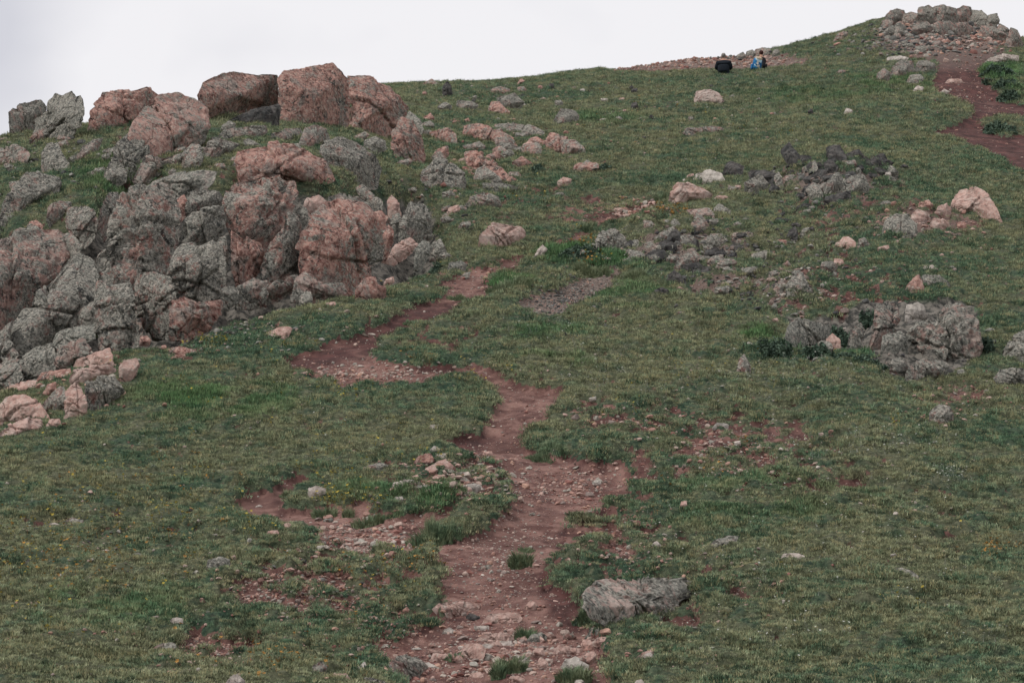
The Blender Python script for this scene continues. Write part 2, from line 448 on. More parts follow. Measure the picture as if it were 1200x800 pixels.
STONY = [  # ground that is part turf, part bare: centre, radii, strength
 (420,632,70,30,.62),(350,690,110,50,.50),(560,560,50,38,.50),(480,560,70,24,.45),(450,670,60,60,.46),(250,760,70,28,.55),
 (590,760,150,50,.66),(740,490,110,28,.45),(870,520,120,50,.50),(760,560,60,50,.44),(700,640,90,50,.50),(880,700,60,22,.40),
 (790,740,40,20,.5),(960,560,90,60,.34),(480,760,60,40,.60),(770,690,150,60,.34),(680,250,60,24,.45),(1120,470,70,20,.44),
 (960,330,120,50,.38),(1000,240,110,50,.40),(800,290,100,26,.52),(975,215,70,20,.62),(480,437,120,10,.6),(860,335,80,20,.45),(1090,262,80,22,.5),(1110,42,95,32,.95),(850,72,110,12,.90),(760,78,70,9,.8),(560,330,90,24,.36),(520,395,60,30,.36),
 (740,660,70,60,.42),(150,620,120,40,.24),(1100,620,120,60,.22),(620,235,70,40,.30),(230,420,60,20,.34),(80,600,90,40,.22),(120,150,120,40,.3)]
RUG = [(930,300,230,95,1),(820,300,140,60,1),(520,570,120,46,.5),(560,200,120,60,.6),(760,560,140,90,.35),(360,690,120,60,.35)]
BUMP = [(975,208,66,22,.6),(780,292,60,22,.30),(850,290,60,18,.22),(930,345,50,20,.25),(1090,262,70,22,.25),(540,560,110,34,.10),(880,340,60,16,.2),(1085,405,70,30,.25)]
LUSH = [(250,475,110,28,.8),(595,331,34,10,1),(660,300,60,14,.8),(720,310,40,16,.8),(640,395,60,14,.5),(740,350,60,18,.6),(900,405,40,18,.9),
 (1010,390,50,40,.7),(1170,95,40,30,.9),(140,400,40,10,.8),(470,290,40,20,.6),(450,640,60,26,.5),(470,590,90,26,.6),(140,210,60,30,.6),(1050,100,70,14,.6),(700,140,60,10,.5),(950,115,90,12,.4),
 (870,590,180,40,.35),(640,430,60,10,.6),(130,720,130,30,.35)]
IM_EDGE = raster(TRAIL, 9)
IM_TRAIL, IM_SCREE, IM_RED, IM_CLIFF = raster(TRAIL, 2), raster(SCREE, 3), raster(DARKRED, 9), raster(CLIFF, 6)

def ground_fields(x, y, z):
    u, v = at2pix(x / y, (z - EYE) / y)
    front = (y > 12) & (y < 135)
    nA = n2(x * 1.3, y * 1.0, 1); nB = n2(x * 3.7, y * 2.4, 2); nC = n2(x * 9.1, y * 6.0, 3)
    nD = n2(x * 2.6, y * 1.7, 41); nE = n2(x * 7.7, y * 4.0, 42)
    nz = nA * 0.3 + nB * 0.45 + nC * 0.35
    ks = 34.0 / np.maximum(y, 12)
    uw = u + (10 * nB + 6 * nC) * ks; vw = v + (4 * nD + 3 * nE) * ks
    tr = look(IM_TRAIL, uw, vw)
    dirt = np.where(tr < 0.02, 0, tr + 0.25 * nz)
    scree = look(IM_SCREE, uw, vw)
    st = blobs(STONY, u, v)
    part = sstep(0.33, 0.43, st + 0.62 * (nB * 0.6 + nC * 0.45 + nA * 0.3 + nE * .2)) * (st > 0.05)
    gaps = sstep(0.40, 0.52, 0.75 * nE + 0.6 * nC + 0.5 * nB) * 0.8
    dd = np.maximum(np.maximum(sstep(0.35, 0.60, dirt), part), gaps)
    dd = np.maximum(dd, sstep(0.3, 0.6, scree + 0.25 * nz))
    grav = np.clip(np.maximum(scree * 1.2, blobs([(850,72,130,16,.8),(1110,40,110,40,.8),(975,212,90,26,1),(800,292,110,34,1),(870,335,90,26,.8),(1070,262,90,26,.6),(1050,420,120,50,.8)], u, v)), 0, 1)
    bank = (look(IM_EDGE, u, v) > 0.08) * sstep(0.75, 0.45, look(IM_EDGE, u, v))
    red = np.clip(look(IM_RED, u, v) + 0.45 * nA + 0.25 * nB + 0.55 * bank + sstep(0.1, 0.5, part - tr) * 0.35 + gaps * .5, 0, 1)
    cl = look(IM_CLIFF, u, v)
    lush = np.clip(blobs(LUSH, u, v) * sstep(-0.35, 0.2, nA + 0.4 * nB), 0, 1)
    z0 = np.zeros_like(u)
    for_ = lambda a: np.where(front, a, z0)
    return for_(dd), for_(red), for_(sstep(0.35, 0.65, cl)), for_(grav), for_(lush), u, v

def relief(x, y):
    d = np.hypot(x, y)
    k = sstep(2, 15, d)
    return k * (0.16 * n2(x / 7, y / 7, 4) + 0.085 * n2(x / 2.1, y / 2.1, 5) + 0.038 * n2(x / 0.75, y / 0.75, 6))

# polar sheet: fine inside the view, coarse all round, out to 4 km
HALF = math.radians(18.5)
NC, NR = 800, 850
th = np.concatenate([np.linspace(-math.pi, -HALF, 90, endpoint=False), np.linspace(-HALF, HALF, NC), np.linspace(HALF, math.pi, 91)[1:]])
C0 = 90
rr = np.concatenate([np.geomspace(0.6, 16.5, 40, endpoint=False), np.geomspace(16.5, 135, NR), np.geomspace(135, 4000, 50)[1:]])
TH, RR = np.meshgrid(th, rr, indexing='ij')
thf, rf = TH.ravel(), RR.ravel()
X, Y = rf * np.sin(thf), rf * np.cos(thf)
thc = np.clip(thf, -math.radians(24), math.radians(24))
side = 1 - sstep(math.radians(35), math.radians(100), np.abs(thf))
Z = base_z(np.tan(thc), rf * np.cos(thc)) * side
Yp = np.where(np.abs(thf) < math.radians(60), np.maximum(Y, 0.1), 0.1)
Z = Z + relief(X, Y)
_u, _v = at2pix(np.tan(thc), (Z - EYE) / np.maximum(rf * np.cos(thc), 1))
Z = Z + np.where((np.abs(thf) < HALF) & (rf > 17) & (rf < 120), blobs(BUMP, _u, _v) + np.clip(blobs(RUG, _u, _v), 0, 1) * (0.30 * np.abs(n2(X * 0.62, Y * 0.5, 51)) + 0.16 * np.abs(n2(X * 1.5, Y * 1.1, 52)) + 0.09 * n2(X * 3.3, Y * 2.4, 53)), 0)
dd, red, rocky, grav, lush, GUx, GVx = ground_fields(X, Yp, Z)
inview = (np.abs(thf) < HALF * 1.01) & (rf > 12) & (rf < 135)
for arr in (dd, red, rocky, grav, lush): arr[~inview] = 0
# turf stands a hand's breadth above bare soil; hummocks of cushion grass
hum = np.abs(n2(X * 1.9, Y * 1.9, 8)) * 0.40 + np.abs(n2(X * 3.9, Y * 3.6, 9)) * 0.45 + np.abs(n2(X * 8.5, Y * 6.0, 10)) * 0.30
def gblur(A, na, nr):
    G = A.reshape(len(th), len(rr)); return _blur(_blur(G, na, 0), nr, 1).ravel()
rk_s = gblur(rocky, 10, 6)
turfh = gblur((1 - dd), 4, 2) * (1 - rk_s)
Z = Z + np.where(inview, turfh * (0.05 + (0.04 + 0.15 * turfh) * hum + 0.05 * lush) - 0.065 * dd + dd * (0.018 * n2(X * 5, Y * 5, 12) + 0.01 * n2(X * 11, Y * 11, 13)), 0)
ZH = Z.copy()
Z = Z + np.where(inview, rk_s * (-0.12 - 0.73 * (X < 0) + 0.26 * n2(X * 1.8, Y * 1.8, 14) + 0.10 * n2(X * 4.5, Y * 4.5, 15)), 0)
NT, NRR = len(th), len(rr)
idx = np.arange(NT * NRR).reshape(NT, NRR)
q00 = idx[:-1, :-1].ravel(); q10 = idx[1:, :-1].ravel(); q11 = idx[1:, 1:].ravel(); q01 = idx[:-1, 1:].ravel()
faces = np.stack([q00, q10, q11, q01], 1)
gme = mesh_np("hillside", np.stack([X, Y, Z], 1), faces, M_GROUND, True)
for nm, arr in (("dirt", dd), ("red", red), ("rocky", rocky), ("gravel", grav)):
    at = gme.attributes.new(nm, 'FLOAT', 'POINT'); at.data.foreach_set("value", arr.astype(np.float32))
ground = link("hillside", gme)
tag(ground, kind='structure')

ZG = Z.reshape(NT, NRR)
TG = (ZH.reshape(NT, NRR) - EYE) / np.maximum((RR * np.cos(TH)), 0.05)
FG = {k: a.reshape(NT, NRR) for k, a in (("dd", dd), ("red", red), ("rocky", rocky), ("lush", lush), ("grav", grav), ("u", GUx), ("v", GVx))}
R0 = 40
def col_of(theta): return C0 + (theta + HALF) / (2 * HALF) * (NC - 1)
def row_of(r): return R0 + (np.log(r / 16.5) / np.log(135 / 16.5)) * (NR - 1)
def sample(G, x, y):
    theta = np.arctan2(x, y); r = np.hypot(x, y)
    c = np.clip(col_of(theta), 0, NT - 1.001); w = np.clip(row_of(r), 0, NRR - 1.001)
    i, j = c.astype(int), w.astype(int); fi, fj = c - i, w - j
    return (G[i, j] * (1 - fi) + G[i + 1, j] * fi) * (1 - fj) + (G[i, j + 1] * (1 - fi) + G[i + 1, j + 1] * fi) * fj
def gz(x, y): return float(sample(ZG, np.array([x], float), np.array([y], float))[0])
def hit(u, v):
    """world point where the ground shows at photo pixel (u, v)"""
    a, t = pix2at(u, v)
    c = int(np.clip(round(float(col_of(math.atan(a)))), 0, NT - 1))
    tg = TG[c, R0:R0 + NR]
    ok = np.where(tg >= t)[0]
    j = int(ok[0]) if len(ok) else int(np.argmax(tg))
    r = rr[R0 + j]; y = r * math.cos(math.atan(a)); x = y * float(a)
    return x, y, gz(x, y)
# ---------------------------------------------------------------- rocks
_ico = {}
def ico(l):
    if l not in _ico:
        bm = bmesh.new(); bmesh.ops.create_icosphere(bm, subdivisions=l, radius=1)
        _ico[l] = (np.array([v.co[:] for v in bm.verts]), np.array([[v.index for v in f.verts] for f in bm.faces]))
        bm.free()
    return _ico[l]

KIND = {  # pinkness, lichen cover, dark specks, paleness
 'pg': (1.0, 0.50, 0.62, 0.0), 'mx': (0.8, 0.72, 0.6, 0.05), 'ps': (0.85, 0.55, 0.45, 0.15), 'lt': (0.5, 0.6, 0.5, 0.45), 'gl': (0.55, 0.72, 0.58, 0.08), 'dg': (0.62, 0.76, 0.66, 0.0),
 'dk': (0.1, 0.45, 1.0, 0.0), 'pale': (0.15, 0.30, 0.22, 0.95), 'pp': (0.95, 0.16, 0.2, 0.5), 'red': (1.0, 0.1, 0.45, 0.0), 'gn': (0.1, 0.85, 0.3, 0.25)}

def front_depth(n, seed, cuts, low=0.0):
    """depth (toward -y) of a jointed, faceted front over the unit disc; outline left whole"""
    rs = np.random.RandomState(seed)
    s, t, d = n[:, 0], n[:, 2], n[:, 1]
    rho = np.hypot(s, t)
    pw = rs.uniform(4.2, 6.5)
    dome = (1 - np.clip(rho, 0, 1) ** pw) ** (1 / pw)
    for sg in (-1, 1):
        m = (d * sg) > 0
        dd_ = dome[m]
        for k in range(cuts):
            a = rs.uniform(0, 2 * math.pi); g = rs.uniform(0.15, 1.2); o = rs.uniform(0.5 - low, 0.95 - low) + g * 0.22
            # joints favour one steep and one flat set
            if k % 2: a = round(a / (math.pi / 2)) * (math.pi / 2) + rs.normal() * .25
            pl = o - g * (s[m] * math.cos(a) + t[m] * math.sin(a))
            dd_ = np.minimum(dd_, pl + 0.02)
        dome[m] = np.maximum(dd_, 0.02)
    return dome

def rock(label, pts, kind='gl', th=0.55, lean=0.3, lvl=None, y=None, name='boulder', cat='boulder', group=None, cuts=7, crack=1.0, foot=None, back=0.0, top=0.6, topf=0.6, emb=0.44, rough=1.0):
    P = np.array([[float(c) for c in s.split(',')] for s in pts.split()])
    if look(IM_CLIFF, P[:, :1].mean(0), P[:, 1:].mean(0))[0] > .6 and np.ptp(P[:, 0]) > 24: P = P.mean(0) + (P - P.mean(0)) * 1.07      # close the joints of the cliff
    wpx, hpx = np.ptp(P[:, 0]), np.ptp(P[:, 1])
    vb = P[:, 1].max(); ub = P[P[:, 1] > vb - 0.25 * hpx - 1, 0].mean()
    if y is None:
        hx, y, hz = hit(ub, vb - 1)
        y += back
    mpp = y / FX
    # follow the ground along the foot of a long rock
    third = wpx / 3; Lp = P[P[:, 0] <= P[:, 0].min() + third]; Rp = P[P[:, 0] >= P[:, 0].max() - third]
    lp, rp = Lp[Lp[:, 1].argmax()], Rp[Rp[:, 1].argmax()]
    slope = 0.0
    if wpx > 20 and rp[0] - lp[0] > 0.3 * wpx:
        yl, yr = hit(lp[0], lp[1] - 1)[1], hit(rp[0], rp[1] - 1)[1]
        lim = 0.7 * wpx * mpp
        slope = float(np.clip(yr - yl, -lim, lim)) / (rp[0] - lp[0])
        y = float(np.clip((yl + yr) / 2 + back, y - lim, y + lim)); ub = (lp[0] + rp[0]) / 2
    size = math.sqrt(wpx * hpx) * mpp
    T = th * min(wpx, 2.2 * hpx) * mpp * 1.15
    if emb == 0.44 and hpx < 45: emb = 0.32
    if lvl is None or lvl >= 4: lvl = 5 if max(wpx, hpx) > 42 else 4 if max(wpx, hpx) > 17 else 3
    seed = abs(hash((int(P[:, 0].sum() * 7), int(P[:, 1].sum() * 13)))) % 99991
    rs = np.random.RandomState(seed)
    # polygon centroid (area)
    Q = np.roll(P, -1, 0); cr_ = P[:, 0] * Q[:, 1] - Q[:, 0] * P[:, 1]; A = cr_.sum() / 2
    C = np.array([((P[:, 0] + Q[:, 0]) * cr_).sum(), ((P[:, 1] + Q[:, 1]) * cr_).sum()]) / (6 * A)
    M = 256; an = np.arange(M) / M * 2 * math.pi; D = np.stack([np.cos(an), -np.sin(an)], 1)
    E = Q - P; W = P - C
    den = D[:, 0:1] * E[None, :, 1] - D[:, 1:2] * E[None, :, 0]
    den = np.where(np.abs(den) < 1e-9, 1e-9, den)
    tt = (W[None, :, 0] * E[None, :, 1] - W[None, :, 1] * E[None, :, 0]) / den
    ss = (W[None, :, 0] * D[:, 1:2] - W[None, :, 1] * D[:, 0:1]) / den
    tt = np.where((tt > 0) & (ss >= -1e-6) & (ss <= 1 + 1e-6), tt, -1)
    Rr = tt.max(1); Rr[Rr < 0] = Rr[Rr > 0].mean()
    n, f = ico(lvl)
    al = np.arccos(np.clip(-n[:, 1], -1, 1)); al2 = math.pi * (al / math.pi) ** 1.45      # more detail on the near side
    sn = np.sin(al2) / np.maximum(np.sin(al), 1e-6); n = np.stack([n[:, 0] * sn, -np.cos(al2), n[:, 2] * sn], 1)
    dep = front_depth(n, seed, cuts + 3 if lvl > 3 else cuts + 7, 0.07 if lvl > 3 else 0.17)
    pr = np.hypot(n[:, 0], n[:, 2]); phi = np.arctan2(n[:, 2], n[:, 0]) % (2 * math.pi)
    r = np.minimum(pr * 1.0, 1.0); r = 1 - (1 - r) ** 1.15
    k = 1.0
    p = np.stack([n[:, 0], np.sign(n[:, 1]) * dep * (np.abs(n[:, 1]) > 1e-6), n[:, 2]], 1)
    Rv = np.interp(phi, np.append(an, 2 * math.pi), np.append(Rr, Rr[0]))
    du, dv = Rv * r * k * np.cos(phi), -Rv * r * k * np.sin(phi)
    # the foot goes on down into the turf
    ft = (0.12 if lean < 0.06 and hpx > 40 else 0.24) if foot is None else foot
    lowb = np.clip((C[1] + dv - (vb - 0.5 * hpx)) / (0.5 * hpx), 0, 1)
    dv = dv + lowb ** 1.5 * ft * hpx
    u, v = C[0] + du, C[1] + dv
    Yp = y + emb * T + lean * (vb - v) * mpp + top * np.maximum(vb - v - topf * hpx, 0) * mpp + slope * (u - ub)
    a, t = pix2at(u, v); ac, tc_ = pix2at(C[0], C[1])
    yc_ = y + emb * T + slope * (C[0] - ub)
    dpt = p[:, 1] * T * 0.5
    q = np.stack([a * Yp + dpt * float(ac), Yp + dpt, EYE + t * Yp + dpt * float(tc_)], 1)
    nrm = n * np.array([1, 1, 1.0])
    q0 = q / size
    amp = size * 0.045
    b1 = fbm3(q0 * 1.6 + seed % 97, 3, 1)
    b2 = fbm3(q0 * 5.0 + seed % 89, 4, 2, 0.6)
    rg = 1 - np.abs(n3(q0 * 1.35 * np.array([1, 1, 1.6]) + seed % 83, 3)) * 2.2
    rg2 = 1 - np.abs(n3(q0 * 3.1 + seed % 71, 4)) * 2.2
    dsp = rough * amp * (0.30 * b1 + 0.40 * b2 + 0.35 * fbm3(q0 * 14.0, 3, 8, .6)) - crack * size * (0.02 * np.clip(rg, 0, 1) ** 10 + 0.02 * np.clip(rg2, 0, 1) ** 7)
    if lvl <= 3: dsp = amp * (1.0 * b1 + 0.6 * b2)
    elif crack > 0.3:
        # long straight joints: the rock steps a little across each and opens a dark crack
        K = int(round((3 if lvl == 4 else 6) * min(crack, 1.5))); cen = q.mean(0)
        wob = np.stack([n3(q0 * 1.6 + 3, 5), n3(q0 * 5 + 9, 6)], 1) @ np.array([.06, .02])
        for k_ in range(K):
            fam_ = k_ % 3
            nv = np.array([(1, .3, .25), (.2, .2, 1), (.8, .2, -.6)][fam_]) + rs.normal(size=3) * .22; nv /= np.linalg.norm(nv)
            o_ = rs.uniform(-.42, .42)
            d_ = (q - cen) @ nv / size - o_ + wob
            nv2 = np.cross(nv, rs.normal(size=3)); nv2 /= np.linalg.norm(nv2)
            lim_ = sstep(-.02, .03, (q - cen) @ nv2 / size + rs.uniform(-.1, .35)) if k_ > 1 else 1.0      # some stop part way
            dsp = dsp + lim_ * size * (0.022 * np.sign(rs.rand() - .5) * np.clip(d_ / .012, -1, 1) * np.exp(-np.abs(d_) * 3) - 0.062 * np.exp(-(d_ / 0.016) ** 2))
    q = q + nrm * dsp[:, None]
    org = np.array([a_ for a_ in (float(pix2at(C[0], vb)[0] * yc_), yc_, float(q[:, 2].min()))])
    me = mesh_np(name, q - org, f, M_ROCK, lvl > 3)
    o = link(name, me, None, org)
    c = KIND[kind]
    j = lambda x_, s_: float(np.clip(x_ + rs.uniform(-s_, s_), 0, 1))
    o.color = (j(c[0], .12), j(c[1], .1), c[2] if c[2] > 0.9 else j(c[2], .1), c[3])
    tag(o, label, cat, group)
    o['hue'] = {'dk': 'dark', 'dg': 'dark grey', 'gl': 'grey', 'gn': 'grey-green', 'mx': 'mottled', 'pg': 'pink', 'ps': 'pinkish', 'pp': 'pale pink', 'pale': 'pale', 'lt': 'pale', 'red': 'red'}[kind]
    return o

BO = "big rock outcrop on the left"
# --- skyline and crown of the outcrop
rock("big pink boulder balanced over a dark cavity, left of the three on the outcrop crest", "230,112 240,95 262,86 275,84 302,88 326,88 327,125 302,129 280,135 260,145 249,144 237,130", 'pg', .9, -.35, 5, crack=.3, foot=0)
rock("added rock, coloured dark as the shade in the cavity under the left crest boulder", "254,151 270,138 300,129 329,121 330,152 290,155", 'dk', .3, 0, 3, crack=0, back=1.7, foot=.1)  # added rock; its near-black colour stands for the deep shade of the void
rock("tallest square pink boulder in the middle of the three on the outcrop crest", "326,147 325,93 332,83 357,79 390,75 406,90 410,115 412,132 405,150 380,152 350,150", 'pg', .7, .12, 5, crack=.3, foot=.1)
rock("pink boulder sloping down to the right, last of the three on the outcrop crest", "407,155 409,132 408,91 435,90 455,101 470,115 479,127 470,145 460,160 440,161 417,160", 'pg', .7, .25, 5, crack=.7)
rock("grey boulder at the far left end of the outcrop skyline", "11,152 10,132 22,121 47,116 55,125 54,135 43,145 37,156 22,158", 'gl', .6, .2)
rock("twin-peaked dark grey boulder second from the left on the outcrop skyline", "38,152 40,140 55,130 56,120 65,109 75,111 84,106 93,114 98,127 97,140 88,152 80,165 70,170 60,165 45,158", 'dg', .6, .25, 4)
rock("small reddish block below the twin-peaked boulder at upper left", "34,163 42,155 55,150 66,152 64,162 50,168 40,172 34,170", 'mx', .7, .2)
rock("wide boulder with a red streaked top on the outcrop skyline left of the pale slab", "102,148 105,130 122,109 155,107 175,102 187,112 185,125 170,138 150,155 125,156 107,152", 'pg', .6, .3, 5)
rock("large smooth pale pink slab leaning left, just left of the three crest boulders", "166,131 185,112 208,108 220,113 238,120 246,135 248,152 236,165 215,178 195,192 178,200 165,185 150,160 155,146", 'ps', .5, .45, 5, crack=.5)
rock("grey lichened lower shoulder beneath the large leaning pale slab", "150,156 172,165 175,185 168,202 150,214 125,214 120,200 130,188 132,172", 'dg', .5, .45, 4)
rock("grey tongue of rock dropping from the pale slab into the grass ledge", "172,182 196,185 215,178 205,195 185,205 160,217 155,208", 'gl', .5, .4)
rock("low flat grey stone under the cavity of the left crest boulder", "252,164 262,152 285,148 312,147 314,156 300,162 275,166", 'gl', .6, .5)
rock("small round grey stone wedged beneath the left crest boulder", "256,157 260,147 268,141 276,145 277,154 268,159", 'gl', .8, .1)
rock("low pink and grey slab in the grass in front of the middle crest boulder", "314,166 318,156 335,151 352,150 356,158 345,166 328,169", 'mx', .6, .5)
rock("upright mottled block at the foot of the middle crest boulder", "349,168 358,150 372,145 383,152 388,163 376,173 358,174", 'mx', .7, .2)
rock("big rounded grey boulder below the right crest boulder", "373,177 378,164 400,160 420,167 437,180 447,195 442,211 420,213 397,210 383,192", 'mx', .55, .45, 5, crack=.4)
rock("long low pink boulder in grass below the crest with a split through it", "275,190 278,178 305,172 332,170 360,175 380,185 393,207 380,211 360,213 340,209 315,206 302,212 285,215 277,205", 'pg', .6, .35, 5, crack=1.3)
rock("red broken corner of the low split pink boulder below the crest", "279,206 281,198 300,193 313,196 316,205 302,212 285,214", 'red', .6, .1)
rock("small grey rock right of the big rounded boulder below the crest", "425,176 427,164 440,160 452,164 453,174 440,180", 'gl', .7, .3)
rock("knobbly upright pink block at the right foot of the crest boulders", "458,172 462,150 470,137 485,142 495,160 499,177 497,192 482,194 463,190", 'pg', .6, .3, 4)
rock("pale grey shoulder stone against the right side of the last crest boulder", "473,138 480,130 492,140 497,152 490,160 478,152", 'gl', .7, .3)
# --- grass ledges on the left
rock("grey rock on the left picture edge above the long sloping slab", "-14,202 -12,178 0,172 20,170 36,180 32,194 12,202", 'gl', .6, .3)
rock("narrow grey slab between grass tongues at the upper left ledge", "86,190 95,172 110,163 121,162 116,176 106,190 94,194", 'gl', .6, .4)
rock("pointed grey block below the twin-peaked boulder", "49,200 48,180 56,168 68,166 75,182 86,196 80,203 62,203", 'dg', .6, .4)
rock("long grey sloping slab at far left above the cracked cliff face", "-5,268 2,240 18,214 30,200 50,202 72,208 70,224 50,238 36,254 20,266", 'dg', .5, .5, 5)
rock("dark grey block on the ledge left of the pink-sided boulder", "54,256 56,242 70,234 84,237 82,250 70,262 58,262", 'dg', .7, .2)
rock("pink-sided grey boulder on the ledge above the cracked cliff face", "77,264 80,245 95,240 110,245 115,258 111,276 98,283 84,277", 'mx', .7, .2)
rock("small pink lump at the left end of the ledge", "30,270 34,260 42,257 51,264 49,271 38,273", 'pg', .7, .2)
rock("stack of narrow grey stones left of the tall pillar", "114,264 117,245 127,227 138,226 140,244 132,262 122,272", 'dg', .7, .2)
rock("flat grey-green slab on the grass ledge above the pillar", "168,224 180,212 210,203 235,200 253,202 246,216 225,227 205,229 185,228", 'gn', .5, .5)
rock("dark lichened block standing in the ledge grass right of the leaning slab", "211,194 215,178 225,168 236,170 238,186 232,200 220,201", 'dg', .7, .3)
rock("grey boulder with a pointed right end on the ledge below the crest", "237,175 245,164 262,163 282,169 271,177 256,188 240,192", 'gl', .6, .4)
rock("small stone sitting in the grass left of the split pink boulder", "249,196 253,191 262,191 265,196 259,200 251,200", 'mx', .8, .2)
rock("fist-sized grey rock at the top of the green ledge", "106,204 112,197 122,195 126,201 118,206 109,208", 'gl', .8, .2)
rock("grey chunk at the tip of the grass tongue in the upper left", "120,213 124,200 135,195 149,198 149,212 136,218", 'dg', .7, .3)
# --- cliff face
rock("huge grey and pink cliff face with diagonal cracks at the left edge", "-32,400 -30,290 0,280 20,275 45,272 68,272 74,290 79,305 62,325 45,338 32,360 15,376 -5,392", 'mx', .5, .3, 5, crack=.5)
rock("dark grey cliff slab below the diagonal crack at left", "90,300 100,298 109,310 115,325 115,345 105,365 82,386 60,402 40,412 20,416 5,402 13,379 33,362 46,341 63,327 80,307", 'dg', .5, .3, 5, crack=.5)
rock("small wedge of rock between the cracks at the top of the left cliff face", "69,274 85,274 97,288 90,299 81,304 74,290", 'gl', .6, .2)
rock("lowest grey buttress at the left edge under the cracked cliff face", "-35,440 -32,398 -5,392 14,380 8,402 22,418 38,420 30,434 0,440", 'dg', .5, .3, 4)
rock("tall rugged grey pillar with pink streaks, highest of the cliff's front faces", "116,300 126,275 136,245 142,228 165,220 185,222 201,230 208,250 210,282 203,306 193,324 170,322 152,336 135,346 117,337", 'mx', .55, .22, 5, crack=1.3)
rock("smooth grey foot of the tall pillar above the yellow flowers", "115,330 135,335 152,333 158,350 163,372 168,392 140,399 117,394 113,360", 'dg', .6, .1, 5)
rock("dark red undercut block at the right foot of the tall pillar", "160,321 182,320 200,328 206,348 210,372 198,388 178,388 162,366 154,346", 'mx', .55, -.15, 5, crack=1.6)
rock("upper of two rounded stones stacked beside the tall pillar", "219,237 225,226 240,222 255,225 262,235 256,244 240,249 228,254 220,249", 'gl', .8, .1, 4)
rock("lower dark rounded stone stacked beside the tall pillar", "210,286 214,262 225,250 245,245 258,244 264,258 261,276 248,284 232,289 215,291", 'dg', .8, .05, 4)
rock("narrow pink stone squeezed between the tall pillar and the stacked pair", "204,250 208,232 216,228 221,240 219,250 210,256", 'pg', .7, .1)
rock("bulging grey and pink block under the stacked stones, right of the tall pillar", "199,322 207,298 215,290 235,288 248,284 259,290 263,310 263,335 256,352 240,356 222,353 210,343 201,334", 'mx', .7, .05, 5)
rock("reddish base block beneath the bulging block right of the pillar", "200,388 203,352 215,348 235,356 257,352 260,368 246,380 225,388 208,390", 'pg', .6, .1, 4)
rock("thin vertical stone in the dark cleft of the cliff", "254,290 257,278 264,276 268,296 266,318 259,318", 'dg', .6, .0)
rock("tall rounded cliff tower with a pink bulge, right of the dark cleft", "263,240 266,225 275,215 300,209 325,209 340,215 346,228 337,245 333,262 321,280 305,287 285,280 272,268 264,252", 'mx', .65, .2, 5, crack=.7)
rock("dark red overhanging block below the pink bulge of the tower", "271,270 285,279 305,287 309,300 305,316 291,328 277,331 272,310 269,290", 'pg', .6, -.05, 4)
rock("smooth grey leaning wall between the tower and the round pink face", "309,302 320,284 333,268 336,252 350,254 354,275 356,300 354,317 336,324 318,329 305,324 307,310", 'dg', .6, .1, 5, crack=.6)
rock("large round pink cliff face at the right end of the outcrop", "353,290 358,272 367,252 382,240 408,238 430,246 441,265 447,295 434,313 422,326 405,337 380,334 362,327 354,308", 'pg', .6, .25, 5, crack=.6)
rock("rubbly grey cap on top of the round pink cliff face", "383,243 386,231 400,227 420,230 436,240 440,250 425,252 400,246", 'gl', .6, .4, 4)
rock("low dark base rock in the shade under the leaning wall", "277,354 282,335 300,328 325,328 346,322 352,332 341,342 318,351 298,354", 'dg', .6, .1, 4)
rock("small grey block at the foot of the dark cleft", "257,356 260,338 272,334 281,340 279,353 268,358", 'gl', .7, .1)
rock("grey skirt of rock at the base of the round pink face", "341,348 349,326 358,320 380,331 402,331 406,341 386,346 360,350", 'gl', .6, .3, 4)
rock("small pink block on the saddle between tower and round face", "356,243 360,232 374,229 384,238 376,250 362,252", 'pp', .7, .2)
rock("wedge of grey rubble under the saddle block", "344,262 346,248 352,240 360,244 362,256 354,266", 'gl', .7, .2)
rock("jagged stone leaning on the ledge right of the round face", "417,222 425,217 436,226 448,235 448,245 438,249 428,240", 'mx', .6, .2)
rock("pink pointed shard, leftmost of the upright shards", "454,252 454,234 459,228 468,238 471,250 463,258", 'pp', .6, .1)
rock("grey shard under the pink pointed shard", "456,272 459,252 468,248 472,260 463,275", 'gl', .6, .1)
rock("slim reddish shard left of the tall grey standing block", "444,294 448,276 456,262 462,270 462,284 452,298", 'pg', .6, .1)
rock("tall grey standing block at the right end of the upright shards", "475,280 474,251 480,237 493,237 503,250 506,268 499,279 486,284", 'gl', .65, .15, 4)
rock("sloping pink slab at the foot of the upright shards", "448,302 464,286 480,278 489,287 481,296 463,304", 'pp', .5, .4)
rock("thin leaning slab wedged among the upright shards", "466,282 468,262 473,250 478,256 477,276 471,286", 'gl', .6, .1)
rock("reddish wedge on top of the round face's right shoulder", "436,262 438,248 447,246 455,254 452,268 443,274", 'pg', .7, .1)
rock("tall pale grey slab leaning in green plants right of the cliff", "484,318 486,292 497,280 506,285 503,300 493,314", 'gn', .4, .3, 4)
rock("shorter pale slab beside the tall leaning one right of the cliff", "503,302 506,285 516,279 522,290 518,300", 'gl', .5, .2)
rock("two-tone pink boulder alone in the grass below the cliff's right end", "415,351 417,337 425,328 440,324 444,334 452,335 455,348 440,354", 'pg', .7, .2, 4)
rock("small pink stone at the right of the two-tone boulder", "448,333 453,326 461,324 463,330 456,334", 'pp', .7, .2)
rock("flat pink lichened rock in grass left of the dark path", "306,398 315,388 330,382 343,384 336,400 320,404", 'pp', .5, .5)
rock("low pink stone in the grass under the round cliff face", "377,360 382,355 392,353 394,357 386,361", 'pp', .5, .3)
